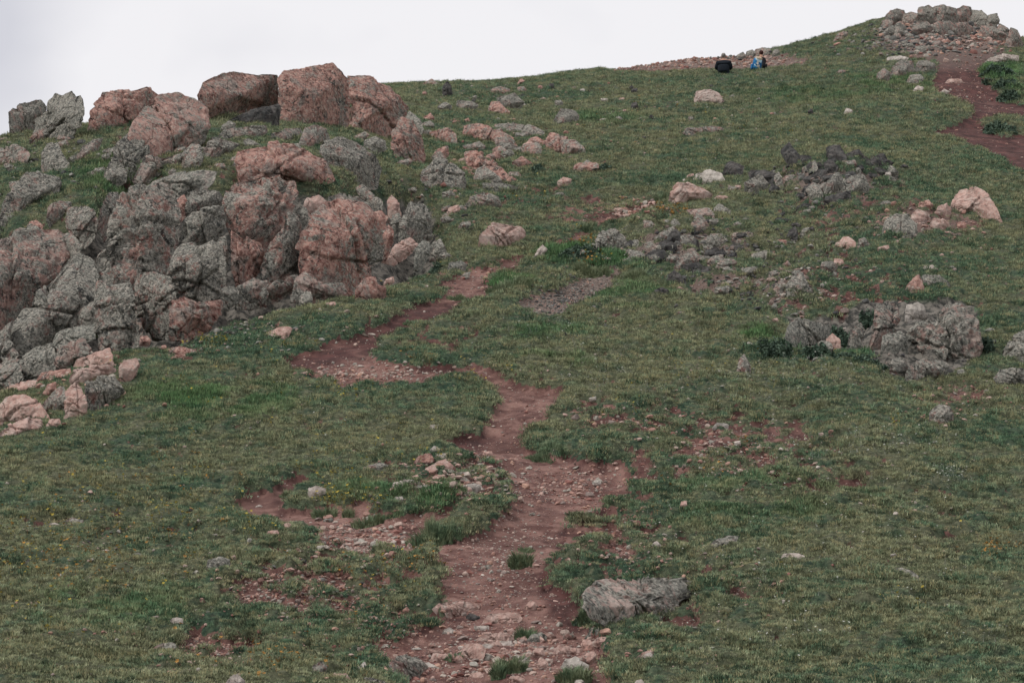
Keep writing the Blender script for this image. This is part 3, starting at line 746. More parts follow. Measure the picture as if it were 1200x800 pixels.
# --- lower left blocks
rock("pinkish ledge block in the green gully of the left cliff", "85,374 95,361 112,353 112,380 96,384", 'mx', .6, .3)
rock("pale green-grey slab below the gully of the left cliff", "63,400 70,388 88,383 110,381 110,396 92,402 70,404", 'gn', .5, .4)
rock("dark rounded boulder behind the pink stack at lower left", "65,422 70,405 85,400 100,402 109,412 99,424 75,434", 'gl', .7, .2, 4)
rock("grey cracked boulder left of the dark rounded one behind the pink stack", "22,442 26,418 40,408 60,402 66,418 64,438 46,446", 'dg', .7, .2, 4)
rock("low grey boulder at the left edge behind the pink stack", "-14,450 -8,432 8,424 24,428 27,442 15,452", 'gl', .7, .2)
rock("topmost long pink block of the stack at lower left", "85,428 90,420 105,415 128,407 133,418 131,430 110,434 90,434", 'pp', .6, .2, 4)
rock("broad pink block second from the top of the lower left stack", "79,444 85,432 105,430 132,424 136,436 126,444 102,450 86,455", 'pp', .6, .15, 4)
rock("large grey-faced block at the right foot of the pink stack", "97,458 100,446 120,440 135,442 146,459 139,467 121,480 108,487 101,472", 'mx', .7, .1, 4)
rock("separate upright pale block standing right of the pink stack", "139,430 145,422 160,419 164,428 159,446 146,450 140,442", 'pp', .7, .1, 4)
rock("reddish flat block at the upper left of the pink stack", "43,446 50,437 65,433 83,431 82,441 73,452 58,450", 'red', .6, .2)
rock("pale pink leaning block in the middle front of the stack", "75,486 76,458 88,448 97,454 103,476 99,487 86,494 77,492", 'pp', .6, .15, 4)
rock("dark-faced block under the stack left of the pale leaning block", "47,476 60,460 72,450 78,460 77,482 70,490 60,484", 'dg', .7, .05)
rock("flat pale slab at the upper left edge of the pink stack", "-14,464 5,454 25,447 43,445 48,452 32,460 10,466", 'pp', .5, .3)
rock("big pale pink block left of the dark gap in the stack", "-14,500 0,478 8,464 30,462 48,472 59,490 45,494 20,500", 'pp', .6, .2, 4)
rock("lowest rounded pink boulder at the left edge of the stack", "-20,522 5,502 20,495 35,488 49,490 52,501 36,510 10,522", 'pp', .6, .3, 4)
rock("small wedge stone at the lower right tip of the pink stack", "133,458 140,452 149,460 141,466", 'pp', .5, .2)
rock("red rubble block between slabs in the pink stack", "48,462 56,450 66,447 66,458 55,468", 'red', .7, .1)
rock("small pink block right of the lowest rounded boulder", "53,500 58,491 70,490 72,496 60,504", 'pp', .6, .2)
rock("reddish stone among yellow flowers at the foot of the cliff", "163,403 164,395 172,393 178,399 174,404", 'red', .8, .1)
rock("low red slab in the turf below the tall pillar", "186,416 196,408 210,405 232,410 226,417 205,419", 'red', .3, .4)
# --- right of the outcrop, upper slope
rock("mottled round boulder right of the crest boulders in mid slope", "491,209 497,197 512,185 532,190 545,202 549,213 540,224 517,227 500,222", 'mx', .5, .5, 4)
rock("long pink bedrock slab sloping down right of the mottled round boulder", "544,178 557,176 580,190 595,202 602,211 590,216 570,212 552,204 547,192", 'pg', .35, .6, 4)
rock("low pale ledge under the long pink sloping slab", "565,214 590,215 610,219 605,226 575,227 566,222", 'gl', .4, .5)
rock("dark-undercut pink rib at the top of the bedrock band", "542,147 560,143 580,150 600,160 610,172 600,176 580,169 560,166 544,160", 'pg', .4, .5, 4)
rock("flat pink rock running right along the top of the bedrock band", "578,146 602,143 625,148 641,155 622,160 600,158 585,154", 'mx', .35, .6)
rock("pink bedrock hump at the right end of the bedrock band", "635,167 645,155 665,160 675,167 690,179 665,181 645,178", 'pg', .35, .6, 4)
rock("square pink rock left of the bedrock band", "502,155 525,150 535,157 537,171 525,169 505,163", 'pg', .4, .4)
rock("boulder with a pale top in grass below the bedrock band", "541,245 550,232 567,225 584,231 588,241 572,249 557,251 545,250", 'mx', .6, .4, 4)
rock("small rusty rock in a grass hollow below the bedrock band", "600,190 612,183 625,192 615,199 602,197", 'red', .5, .3)
rock("grey weathered rock at the right below the bedrock band", "678,196 688,187 700,195 703,202 680,203", 'gl', .5, .4)
rock("pink and grey boulder in the middle of the slope above the grassy gully", "559,292 561,275 575,262 590,263 610,265 618,275 603,286 590,292 567,298", 'pp', .55, .35, 4)
rock("pale grey rock half sunk by the narrow upper path", "524,317 526,308 540,305 549,310 545,317 532,320", 'gn', .5, .4)
rock("flat grey stone lying on the upper path's left edge", "538,325 545,319 552,318 550,325 542,328", 'gl', .5, .4)
rock("pointed pale rock beside the upper path left of the dark rock", "624,303 630,292 636,286 642,292 638,299 630,304", 'pale', .5, .3)
rock("dark lichened hump right of the narrow upper path", "692,302 697,285 705,270 720,267 733,277 737,288 717,299", 'dg', .4, .5, 4)
rock("pale pink rock near the left end of the lower rubble band", "652,214 660,207 670,210 668,217 656,219", 'pp', .5, .3)
rock("pair-like pale pink rock beside the boulder with a pale top", "522,252 526,243 538,240 540,248 531,253", 'pp', .6, .3)
rock("grey stone in the grass between round boulder and bedrock slab", "576,176 584,170 597,177 598,184 586,185", 'mx', .4, .5)
rock("small pink rock beneath the bedrock hump", "612,170 620,164 628,170 622,177 614,176", 'pp', .5, .3)
rock("dark upright standing stone on the skyline right of the crest boulders", "518,114 519,101 524,95 529,100 531,113", 'dk', .6, .0)
rock("low pale rock on the skyline left of the dark standing stone", "491,101 500,95 506,92 515,98 518,102", 'mx', .6, .2)
rock("pale mottled rock in grass below the skyline right of the standing stone", "573,110 577,103 590,102 598,104 597,111 583,113", 'mx', .5, .3)
rock("pink boulder with a black shaded end high on the slope", "572,130 575,119 585,119 592,127 598,130 597,135 580,135", 'pg', .6, .2)
rock("small dark post-like stone under the middle skyline", "643,105 644,98 649,98 650,105", 'dk', .7, .0)
rock("tiny pale rock under the skyline between the mottled rock and the dark post", "604,108 607,102 614,101 618,106 612,109", 'mx', .5, .3)
rock("light grey ribbed boulder below the two seated people", "813,120 816,107 830,104 840,107 850,118 845,125 828,124", 'lt', .6, .3, 4)
rock("dark stub stone in grass left of the ribbed boulder", "739,131 740,121 746,119 750,131", 'dk', .8, .0)
rock("small dark stone above the stub stone", "738,111 741,104 747,103 748,111", 'dk', .8, .0)
rock("low dark cone stone left of the brown outcrop", "757,141 763,134 770,140", 'dk', .8, .0)
rock("flat brown broken outcrop in the middle of the upper meadow", "799,156 806,149 818,150 835,147 848,150 849,157 830,160 812,160", 'mx', .4, .3, 4)
rock("white angular rock in the upper right meadow", "987,135 992,126 999,129 1000,137", 'pale', .7, .1)
rock("rock with a reddish tip on the skyline left of the summit", "975,48 982,40 988,36 994,38 992,46 985,49", 'mx', .7, .1)
rock("low grey stone below the skyline tip rock", "977,88 983,82 991,82 992,87", 'gl', .6, .2)
# --- upper right
rock("grey boulder at the left of the cluster beside the upper red path", "1026,96 1028,86 1036,80 1045,85 1041,96", 'gl', .7, .2)
rock("big grey and tan boulder of the cluster beside the upper red path", "1042,92 1045,78 1055,71 1070,72 1073,84 1060,94 1048,95", 'gl', .7, .25, 4)
rock("tan block at the right of the cluster beside the upper red path", "1070,84 1075,72 1085,70 1096,75 1097,84 1080,89", 'mx', .6, .3)
rock("pale flat block on top of the cluster beside the upper red path", "1037,73 1040,67 1055,65 1066,68 1060,74", 'pale', .6, .2)
rock("low lichened boulder in front of the cluster by the red path", "1060,99 1066,89 1078,87 1084,92 1078,100 1068,101", 'gl', .6, .2)
rock("pale rounded stone in the grass below the cluster", "1069,107 1075,100 1083,102 1081,108 1072,109", 'pale', .6, .2)
rock("flat pink rock lying on the upper red path", "1104,100 1112,93 1125,92 1130,98 1118,102", 'pp', .5, .2)
rock("pale stone on the red path below the flat pink rock", "1100,109 1107,104 1114,108 1106,111", 'pale', .5, .2)
rock("long pale rock above the dark green plants at the upper right edge", "1149,77 1160,67 1175,63 1194,65 1194,72 1170,76", 'pale', .5, .3)
rock("thin dark slab lying at the top of the red path", "1115,71 1120,68 1129,72 1124,75", 'gl', .4, .1)
# --- right hand slope
rock("pink bedded boulder in the meadow next to a whitish one", "782,240 785,225 795,214 810,215 823,220 836,228 829,235 808,236 792,241", 'pp', .6, .25, 4, crack=.5)
rock("whitish grey boulder behind the pink bedded one", "810,213 815,204 832,199 845,203 851,211 842,217 825,218", 'pale', .6, .25, 4, crack=.5)
rock("small pinkish stone touching the whitish boulder's left side", "801,211 806,205 813,203 814,210 806,213", 'pp', .6, .2)
rock("flat salmon stone in a notch right of the pink bedded boulder", "835,235 840,229 850,229 857,232 850,237", 'pp', .4, .2)
rock("small salmon stone above the notch right of the pink bedded boulder", "857,223 862,217 869,217 868,222", 'pp', .5, .2)
DKG = "dark slate blocks of the ridge in the upper right meadow"
rock("dark slab with a pointed brown tip, highest of the dark slate ridge", "981,193 983,184 992,180 1007,174 1011,181 1018,186 1014,193 1000,195", 'dk', .5, .2, 4)
rock("dark lump standing apart at the right of the slate ridge", "1018,197 1023,186 1031,180 1036,180 1042,190 1042,197 1030,198", 'dk', .7, .1, 4)
rock("long dark slate slab sloping down left under the pointed one", "948,207 962,195 975,190 984,196 980,206 965,214 952,212", 'dk', .4, .5, 4)
rock("black split block left of the pointed slab on the slate ridge", "953,200 956,191 966,189 970,195 962,201", 'dk', .6, .1)
rock("grey upper slab behind the black split block on the slate ridge", "967,191 972,185 980,185 981,194 972,197", 'dk', .6, .2)
rock("dark block halfway down the left side of the slate ridge", "920,206 926,199 933,197 937,203 930,208", 'dk', .6, .1)
rock("pale grey slab leaning at the left end of the slate ridge", "908,218 907,206 912,201 917,208 919,220", 'gl', .5, .2)
rock("grey cracked boulder at the left end of the slate ridge", "917,214 920,206 930,204 934,210 926,217", 'gl', .6, .2)
rock("low dark rocks at the foot of the slate ridge's left end", "900,222 905,214 914,220 913,228 903,228", 'dk', .5, .2)
rock("rough dark mass speckled with pale lichen in front of the slate ridge", "983,229 985,216 995,206 1010,203 1017,210 1014,222 1000,228", 'dg', .6, .3, 4)
rock("dark flat block right of the speckled mass", "1014,210 1018,202 1028,204 1029,211 1020,212", 'dk', .6, .1)
rock("small dark boulder in grass before the slate ridge", "955,224 960,218 968,217 971,222 964,226", 'dk', .6, .2)
rock("slanting dark stone in the grass well below the slate ridge", "930,248 933,242 942,238 950,239 948,244 938,249", 'dk', .5, .2)
rock("grey stone just above the slanting dark stone", "932,234 938,225 944,226 944,234", 'gl', .6, .2)
rock("small white stone lying right of the speckled dark mass", "1036,207 1038,202 1043,201 1045,205 1042,208", 'pale', .8, .1)
rock("low grey stone under the small white stone", "1036,213 1042,206 1048,208 1052,213 1044,215", 'gl', .5, .2)
rock("dark cone-like stone at the far right of the slate ridge", "1053,197 1058,192 1064,194 1066,198", 'dk', .7, .1)
rock("large domed pink boulder near the right edge of the meadow", "1114,248 1118,230 1128,221 1145,220 1158,228 1166,241 1176,257 1160,262 1140,259 1122,252", 'pp', .6, .3, 4, crack=.6)
rock("pink and grey rock at the left of the pink cluster on the right slope", "1034,272 1037,258 1050,250 1065,251 1074,262 1076,275 1055,280 1042,277", 'mx', .6, .2, 4)
rock("pale pink block in the middle of the pink cluster", "1064,256 1075,245 1090,249 1090,262 1080,272 1072,266", 'pp', .6, .2, 4)
rock("crumbly salmon block right of the middle of the pink cluster", "1086,266 1094,255 1110,258 1116,268 1102,274 1090,273", 'pp', .6, .2)
rock("reddish broken stones at the top of the pink cluster", "1073,247 1077,237 1088,234 1094,241 1088,249", 'red', .6, .2)
rock("rosy block tucked under the domed boulder's left side", "1094,252 1099,242 1110,238 1116,245 1113,256 1102,258", 'pp', .6, .2)
rock("reddish stone in the grass right of the salmon block", "1118,269 1123,260 1131,259 1135,266 1128,270", 'red', .6, .2)
rock("low flat grey rock below the pink cluster", "1108,277 1113,272 1126,273 1130,277 1118,279", 'gl', .5, .2)
rock("twin-lobed pink rock down left of the pink cluster", "975,295 979,286 988,277 995,277 1003,284 1003,292 990,295", 'pp', .6, .2, 4)
rock("grey sloping rock touching the twin-lobed pink rock", "1003,292 1006,281 1013,278 1022,288 1015,291", 'gl', .6, .2)
rock("red lichen-stained rock in the right meadow", "1061,349 1062,335 1070,325 1078,321 1080,330 1085,342 1075,351", 'red', .6, .2, 4)
rock("green and red capped rock right of the red-stained one", "1077,330 1082,321 1100,322 1112,330 1116,338 1098,339 1085,338", 'mx', .5, .3, 4)
rock("pale low rock above the red-stained rock", "1079,318 1083,311 1093,310 1098,315 1090,319", 'pale', .5, .2)
rock("dark half of a two-coloured rock on the right slope", "960,318 963,307 974,305 982,311 980,319 970,321", 'dg', .7, .2)
rock("pink half of the two-coloured rock on the right slope", "976,312 978,303 987,303 990,309 984,315", 'pp', .7, .1)
rock("flat dark rock right of the two-coloured rock", "995,310 1000,304 1010,302 1015,306 1008,311", 'dk', .5, .2)
rock("big grey lichened rock in the middle of the right slope", "920,352 920,335 930,322 940,318 946,330 952,342 948,355 935,360", 'gl', .6, .3, 4)
rock("broken pale rocks left of the big lichened rock", "905,345 908,333 918,327 922,336 920,348 912,350", 'gl', .6, .3)
# dark rocks centre right
rock("long dark slab lying diagonally in the centre right rubble", "742,312 752,302 765,293 778,292 784,300 778,308 760,313", 'dk', .5, .3, 4)
rock("narrow grey stone propped above the long dark slab", "768,294 773,284 780,279 785,286 782,294 774,297", 'dk', .6, .2)
rock("dark upright block at the head of the centre right rubble", "781,284 784,273 792,268 798,272 797,283 789,288", 'dk', .7, .1)
rock("dark broken ledge running right of the upright block", "796,277 799,268 812,266 825,270 825,278 812,282", 'dk', .5, .3)
rock("small peaked stone left of the dark upright block", "780,271 784,262 790,255 796,260 800,268 790,272", 'gl', .6, .2)
rock("wide grey rock face in the centre right rubble", "818,296 820,283 830,275 845,274 854,280 854,293 840,298", 'dg', .4, .4, 4)
rock("grey rubble ledge right of the wide grey face", "852,284 855,274 868,271 882,272 884,279 868,283", 'gl', .4, .4)
rock("dark pyramid rock in green turf below the centre right rubble", "779,336 783,322 790,316 798,321 806,332 800,337", 'dk', .7, .1, 4)
rock("low dark rocks left of the pyramid rock", "762,350 766,340 776,336 784,340 783,346 772,350", 'dk', .5, .3)
rock("grey angular rock above the slate scree", "727,316 730,304 742,297 752,299 750,308 738,316", 'gl', .5, .4)
rock("small grey rock at the top left of the rubble", "746,296 752,287 764,282 770,288 762,296", 'gl', .5, .4)
rock("crumbled grey mound right of centre", "800,310 804,300 814,292 820,300 818,311 808,315", 'gl', .5, .3)
rock("dark low rocks in the middle of the right rubble", "838,313 845,303 858,302 864,308 858,314 846,317", 'dg', .5, .3)
rock("grey block with a pink end stone in the right rubble", "860,337 865,328 872,326 876,334 870,338", 'gl', .6, .2)
rock("red stone beside the grey block in the right rubble", "871,336 873,329 878,330 877,336", 'red', .7, .1)
rock("dark cluster stone below the slate ridge", "920,283 924,270 932,265 936,274 934,284", 'dk', .7, .2)
rock("brown stones right of the dark cluster stone", "936,279 940,268 948,266 952,274 946,281", 'dg', .6, .2)
rock("maroon tinted rock at the right end of the rubble", "905,287 912,280 922,281 922,288 912,290", 'red', .5, .2)
# --- small cliff at the right
rock("broad grey-green slab at the left end of the small right hand cliff", "921,404 923,385 935,373 950,378 971,381 969,395 955,401 940,406 932,416 925,414", 'gn', .45, .3, 4, crack=.6)
rock("pink block right of the broad grey-green slab", "964,408 967,398 975,390 985,398 986,408 975,412", 'pp', .6, .1)
rock("dark narrow stones between bushes in the small cliff", "991,413 994,396 1002,382 1010,376 1012,392 1008,410 999,416", 'dg', .6, .2)
rock("tall grey-brown slab standing in the small right hand cliff", "1014,408 1022,390 1027,360 1040,352 1049,358 1053,375 1046,388 1036,401 1030,412", 'gl', .5, .2, 4, crack=.7)
rock("pale square block on top of the small right hand cliff", "1061,374 1063,358 1075,354 1082,358 1086,369 1075,376", 'pale', .6, .1)
rock("round green-grey boulder below the tall slab", "1033,413 1035,394 1055,389 1067,397 1063,415 1053,424 1042,424", 'gn', .6, .2, 4)
rock("dark rugged crag forming the right half of the small cliff", "1064,395 1080,378 1100,370 1110,358 1122,356 1131,365 1141,375 1146,390 1144,406 1131,421 1115,431 1095,426 1085,416 1074,408", 'gl', .5, .3, 5, crack=1.3, rough=1.8)
rock("low ribbed grey rock at the foot of the dark crag", "1061,446 1067,427 1085,421 1100,420 1112,428 1106,438 1086,444 1070,452", 'gl', .5, .4, 4)
rock("dark red-based rock left of the ribbed foot rock", "1041,437 1045,421 1056,417 1064,428 1060,441 1050,443", 'dg', .6, .2)
rock("brown ribbed block in the centre of the crag", "1078,405 1084,396 1100,398 1110,410 1106,420 1090,420", 'mx', .4, .1)
rock("large grey rock cut by the right picture edge", "1170,422 1178,405 1188,392 1200,385 1215,400 1215,425 1190,430", 'dg', .6, .3, 4)
rock("grey block below the rock at the right picture edge", "1164,442 1172,433 1200,431 1215,445 1190,454 1170,452", 'gl', .6, .2)
rock("lone rounded grey boulder at the foot of the right slope", "1086,498 1090,482 1100,473 1113,475 1118,487 1116,499 1100,502", 'mx', .7, .15, 4)
rock("small upright grey-brown stone left of the small cliff", "862,437 866,420 872,414 881,430 878,438", 'mx', .6, .1)
rock("small pink pointed stone below the left end slab", "936,438 941,430 947,430 946,437", 'pp', .6, .1)
# --- foreground
rock("large flat-topped grey boulder beside the trail in the foreground", "681,700 687,687 705,679 735,679 770,677 810,677 821,684 818,695 800,702 790,720 777,723 750,726 735,737 717,738 711,727 690,720", 'lt', .45, .35, 5, crack=.9, top=2.2, topf=.45, rough=2.2)
rock("green lichened stone under the left corner of the large flat boulder", "685,746 692,735 703,732 709,742 700,748", 'gn', .7, .2, 4)
rock("dark and pale slanting rock in the turf right of the trail", "826,643 838,632 855,627 866,628 861,638 846,645", 'dg', .5, .4, 4)
rock("oval grey rock half sunk in the right foreground turf", "1041,669 1055,664 1068,668 1078,676 1076,681 1060,679", 'gl', .5, .3, 4)
rock("pale angular stone in the turf upper right of the large flat boulder", "762,643 766,635 770,633 776,640 773,643", 'pale', .7, .1)
rock("long flat pale stone in the right turf", "913,655 918,648 935,648 945,651 938,657", 'pale', .4, .3)
rock("white rough stone on the turf above the right bare patches", "834,502 840,495 852,496 862,502 855,505 842,505", 'pale', .5, .3)
rock("peach coloured upright stone in the turf right of the trail bend", "796,597 798,587 805,586 805,593 800,598", 'pp', .7, .1)
rock("rounded cream stone lying on the trail near its widest bend", "692,569 695,563 703,562 705,567 699,570", 'pale', .7, .2)
rock("square pinkish stone on the trail right of centre", "613,714 620,704 628,704 629,713 619,717", 'pp', .7, .2)
rock("long pale pink rock across the trail in the foreground", "562,731 572,719 590,717 608,717 613,725 601,732 576,733", 'pp', .5, .4, 4, crack=.5)
rock("broad pink rock at the left edge of the trail", "505,714 515,706 545,704 563,708 561,716 541,722 520,724", 'pp', .5, .4, 4)
rock("dark brown stone between the two long pink trail rocks", "541,728 551,718 563,722 561,729", 'dk', .6, .2)
rock("large pink and white rock left of the grass tuft in the foreground trail", "535,765 545,754 560,752 569,757 567,769 558,777 545,771", 'pp', .6, .3, 4)
rock("flat pink slab above the large pink and white rock", "552,752 568,742 590,740 603,743 605,753 586,752", 'pp', .35, .5, 4)
rock("white-topped slab in the centre of the foreground trail", "569,759 580,751 600,750 603,759 586,764", 'pale', .5, .4, 4)
rock("grey lichened rock behind the pink cobbles in the foreground", "615,754 622,743 635,740 642,745 639,753 625,757", 'gl', .6, .3, 4)
rock("round pink cobble right of the foreground grass tuft", "644,762 655,755 670,757 669,766 658,772 648,769", 'pp', .6, .3, 4)
rock("whitish rock rising from a grass cushion at the bottom of the trail", "654,785 662,772 675,769 690,779 691,789 670,792", 'pale', .6, .3, 4)
rock("streaked grey rock at the lower left of the trail", "453,784 461,770 475,765 490,770 502,781 490,790 470,793", 'gl', .5, .4, 4)
rock("white rock poking out of the foreground grass tuft", "601,777 606,768 618,769 621,778 610,786", 'pale', .6, .2)
rock("pale pink rock below the green lichened stone", "691,754 700,746 715,745 720,752 706,758", 'pp', .5, .4)
rock("pink stone between cobble and grassy rock", "680,757 683,748 692,749 696,759 686,764", 'pp', .6, .2)
rock("tan stone in a tuft at the trail's lower right", "682,778 687,765 698,763 701,773 691,782", 'pp', .6, .2)
rock("small pink cobble at the centre bottom of the trail", "621,768 627,758 637,759 640,768 630,772", 'pp', .6, .2)
rock("pink cobble left of the grassy white-topped rock", "627,785 632,774 640,772 643,780 637,787", 'pp', .6, .2)
rock("pinkish rock at the bottom left of the trail in the gravel", "545,798 552,788 564,786 568,795 560,801", 'pp', .5, .3)
rock("grey flat stone in the middle of the trail above the pink rocks", "558,668 565,662 576,661 578,668 566,671", 'gl', .5, .3)
rock("pale rock at the bottom edge right of the trail", "738,806 744,797 752,795 758,802 750,808", 'pale', .6, .2)
rock("black and white rock in the turf right of the foreground trail", "752,774 755,766 762,763 768,769 775,772 765,776", 'pale', .5, .2)
rock("lone white upright rock beside the small side path", "361,592 361,572 370,568 383,572 381,580 372,583 367,592", 'pale', .6, .1, 4)
rock("grey ribbed rock at the left end of the stony patch beside the trail", "426,555 431,545 445,541 456,545 453,551 440,556", 'gl', .6, .3, 4)
rock("pale flat rock in the middle of the stony patch beside the trail", "449,557 460,548 480,545 484,549 466,557", 'pale', .45, .4, 4)
rock("orange topped rock in the stony patch beside the trail", "484,543 490,533 505,531 509,540 496,546", 'pg', .6, .2, 4)
rock("whitish rock at the right of the orange topped one", "507,541 512,532 525,530 528,537 516,543", 'pale', .6, .2)
rock("big whitish rock sunk in the grass of the stony patch", "455,577 461,565 474,562 486,562 487,573 476,580", 'pale', .5, .3, 4)
rock("small whitish rock just below the big sunk one", "460,591 463,582 472,581 474,591", 'pale', .6, .2)
rock("grey stone in the grass right of the lone white upright rock", "413,584 416,577 424,575 425,583", 'mx', .6, .2)
rock("reddish rock block beside the side path junction", "487,597 494,593 508,592 505,600 490,602", 'pp', .5, .2)
rock("dark stone at the edge of the grass island by the trail", "524,626 528,618 538,617 539,624 531,629", 'dk', .7, .1)
rock("oval pink stone in the left foreground turf", "309,629 314,622 325,621 329,626 319,631", 'pp', .6, .2)
rock("dark rock with a pale back in the left foreground turf", "241,667 243,655 258,652 269,655 271,665 258,671", 'dg', .6, .3, 4)
rock("dark flat rock in the turf at lower left", "23,665 33,655 43,656 41,665", 'dk', .4, .3)
rock("low grey rock in the upper left foreground turf", "69,613 84,606 98,609 96,618 80,619", 'dg', .4, .4)
rock("brown-grey rock beside red gravel at lower left", "179,759 190,752 205,753 210,762 196,767", 'mx', .5, .3, 4)
rock("cream stone atop dark ones in the lower left turf", "199,727 202,723 214,724 215,731 204,733", 'pale', .5, .2)
rock("white rock cut by the bottom edge at left", "263,803 270,792 278,788 288,797 289,808", 'pale', .6, .2, 4)
rock("black and pink rock near the bottom edge at left", "360,793 368,778 376,773 384,780 381,791 370,797", 'mx', .6, .2, 4)
rock("pale rock with a dark underside near the bottom left of the trail", "411,788 420,780 428,774 431,786 421,791", 'pale', .5, .1, 4)
rock("low pink rock at the bottom edge left of the trail", "385,797 392,788 406,788 412,796 400,803", 'pp', .5, .2)
rock("wide pink ledge rock at the bottom edge left of the trail", "405,806 416,796 435,793 452,798 450,808", 'mx', .4, .3)

# --- blocks filling the gaps of the cliff
_rs = np.random.RandomState(5)
for i in range(14):
    for _ in range(50):
        u_ = _rs.uniform(-20, 500); v_ = _rs.uniform(225, 430)
        if look(IM_CLIFF, np.array([u_]), np.array([v_]))[0] > .85: break
    w_ = _rs.uniform(12, 24); h_ = w_ * _rs.uniform(.7, 1.5)
    pts = " ".join("%.1f,%.1f" % (u_ + w_ / 2 * math.cos(t_) * _rs.uniform(.8, 1.15), v_ + h_ / 2 * math.sin(t_) * _rs.uniform(.8, 1.15)) for t_ in np.linspace(0, 6.28, 8)[:-1])
    rock("rough block wedged in the gaps between the big rocks of the cliff", pts, ['gl', 'dg', 'mx', 'dg', 'pg'][i % 5], .9, .2, 3, name='wedged_block', cat='rock', group="blocks wedged in the gaps of the cliff", back=.35)
for i in range(5):
    u_ = _rs.uniform(925, 1140); v_ = _rs.uniform(375, 425)
    w_ = _rs.uniform(12, 24); h_ = w_ * _rs.uniform(.7, 1.3)
    pts = " ".join("%.1f,%.1f" % (u_ + w_ / 2 * math.cos(t_) * _rs.uniform(.8, 1.15), v_ + h_ / 2 * math.sin(t_) * _rs.uniform(.8, 1.15)) for t_ in np.linspace(0, 6.28, 8)[:-1])
    rock("rough block wedged into the small right hand cliff", pts, ['gl', 'gn', 'gn', 'gl', 'mx'][i % 5], .9, .2, 3, name='wedged_block', cat='rock', group="blocks wedged into the small right hand cliff")

# --- jagged band of slate running up the right hand slope
def cluster(lab, grp, n_, cu, cv, ru, rv, w0, w1, kinds, tall=.75, emb=.4):
    for i in range(n_):
        u_ = cu + _rs.normal() * ru * .5; v_ = cv + _rs.normal() * rv * .5
        for _ in range(20):
            hp = hit(u_, v_)
            if abs(float(at2pix(hp[0] / hp[1], (hp[2] - EYE) / hp[1])[1]) - v_) < 9 and hp[1] < 112: break
            u_ = cu + _rs.normal() * ru * .5; v_ = cv + abs(_rs.normal()) * rv * .5 + 3
        w_ = w0 * (w1 / w0) ** _rs.rand(); h_ = w_ * _rs.uniform(.45, tall); sk = _rs.uniform(-.5, .7)
        pts = \
              " ".join("%.1f,%.1f" % (u_ + w_ / 2 * math.cos(t_) * r_ - sk * h_ / 2 * math.sin(t_), v_ + h_ / 2 * math.sin(t_) * r_) for t_, r_ in zip(np.arange(5) * 1.257 + _rs.uniform(-.4, .4, 5), _rs.uniform(.65, 1.35, 5)))
        rock(lab, pts, kinds[i % len(kinds)], .8, .15, 3, name=('slate_rock' if 'slate' in lab or 'dark' in lab else 'talus_block' if 'talus' in lab or 'shoulder' in lab else 'embedded_rock' if 'trail' in lab or 'path' in lab or 'turf' in lab else 'rubble_block'), cat='rock', group=grp, cuts=5, emb=emb)
cluster("dark jagged slab among the broken rocks of the upper slate ridge", "jagged slabs of the upper slate ridge", 46, 968, 207, 66, 22, 12, 36, ['dk', 'dk', 'dk', 'dg'], 1.0)
cluster("dark or grey jagged slab in the centre right rubble", "jagged slabs of the centre right rubble", 48, 800, 292, 100, 34, 10, 36, ['dk', 'dg', 'gl'], .9)
cluster("grey broken slab on the ledges below the centre right rubble", "broken slabs of the lower ledges", 26, 880, 325, 95, 34, 8, 22, ['dg', 'gl', 'dk', 'mx'])
cluster("grey broken slab strewn on the grass under the slate ridge", "broken slabs under the slate ridge", 16, 930, 262, 80, 30, 7, 18, ['dk', 'gl', 'dg'])
cluster("pale pink broken rock in the pink cluster near the right edge", "broken rocks of the pink cluster", 22, 1085, 258, 75, 24, 7, 18, ['pp', 'pp', 'mx'])
cluster("grey or green broken rock round the small right hand cliff", "broken rocks round the small right hand cliff", 14, 1060, 400, 120, 46, 9, 26, ['gl', 'gn', 'gn'])
cluster("pink rough slab in the bedrock band right of the outcrop", "rough slabs of the bedrock band", 30, 575, 175, 90, 60, 12, 40, ['pg', 'mx', 'mx', 'gl'])
cluster("grey or pink block on the outcrop's grassy crown", "blocks on the outcrop's grassy crown", 46, 170, 180, 230, 52, 11, 32, ['gl', 'dg', 'mx'])
cluster("pink or grey block between outcrop and bedrock band", "blocks between outcrop and bedrock band", 16, 475, 240, 60, 50, 9, 22, ['gl', 'mx'])
cluster("pale rock of the stony hump left of the trail", "rocks of the stony hump left of the trail", 26, 500, 560, 110, 32, 8, 26, ['pale', 'pp', 'gl', 'pp'], .6, .25)
cluster("pink rock bedded in the soil at the bottom of the trail", "rocks bedded at the bottom of the trail", 34, 605, 762, 120, 34, 10, 38, ['pp', 'pp', 'ps', 'pale'], .6, .22)
cluster("rock lying in the bare strip between side path and trail", "rocks between side path and trail", 20, 420, 645, 80, 30, 8, 20, ['pp', 'pale', 'mx'], .55, .25)

cluster("dark slate shard between the centre right rubble and the upper slate ridge", "slate shards between the rubble and the ridge", 22, 885, 252, 90, 34, 7, 20, ['dk', 'dk', 'gl'])
cluster("dark block at the left end of the centre right rubble above the scree", "blocks above the scree", 12, 715, 290, 50, 22, 8, 20, ['dk', 'dg', 'gl'])
cluster("small dark stone jutting from the grass of the upper meadow", "dark stones of the upper meadow", 16, 800, 125, 170, 34, 5, 10, ['dk', 'dg'], 1.2)
cluster("small dark or pink stone jutting from the slope below the middle skyline", "stones below the middle skyline", 14, 590, 115, 90, 18, 5, 11, ['dk', 'mx', 'pg'], 1.1)
cluster("grey angular block of the talus heap on the summit", "talus blocks of the summit", 46, 1100, 38, 100, 22, 6, 16, ['gl', 'mx', 'dg'], 1.0)
cluster("grey stone on the grassy shoulder running up to the summit", "stones on the shoulder left of the summit", 14, 1015, 50, 40, 14, 4, 10, ['gl', 'dk'], .9)
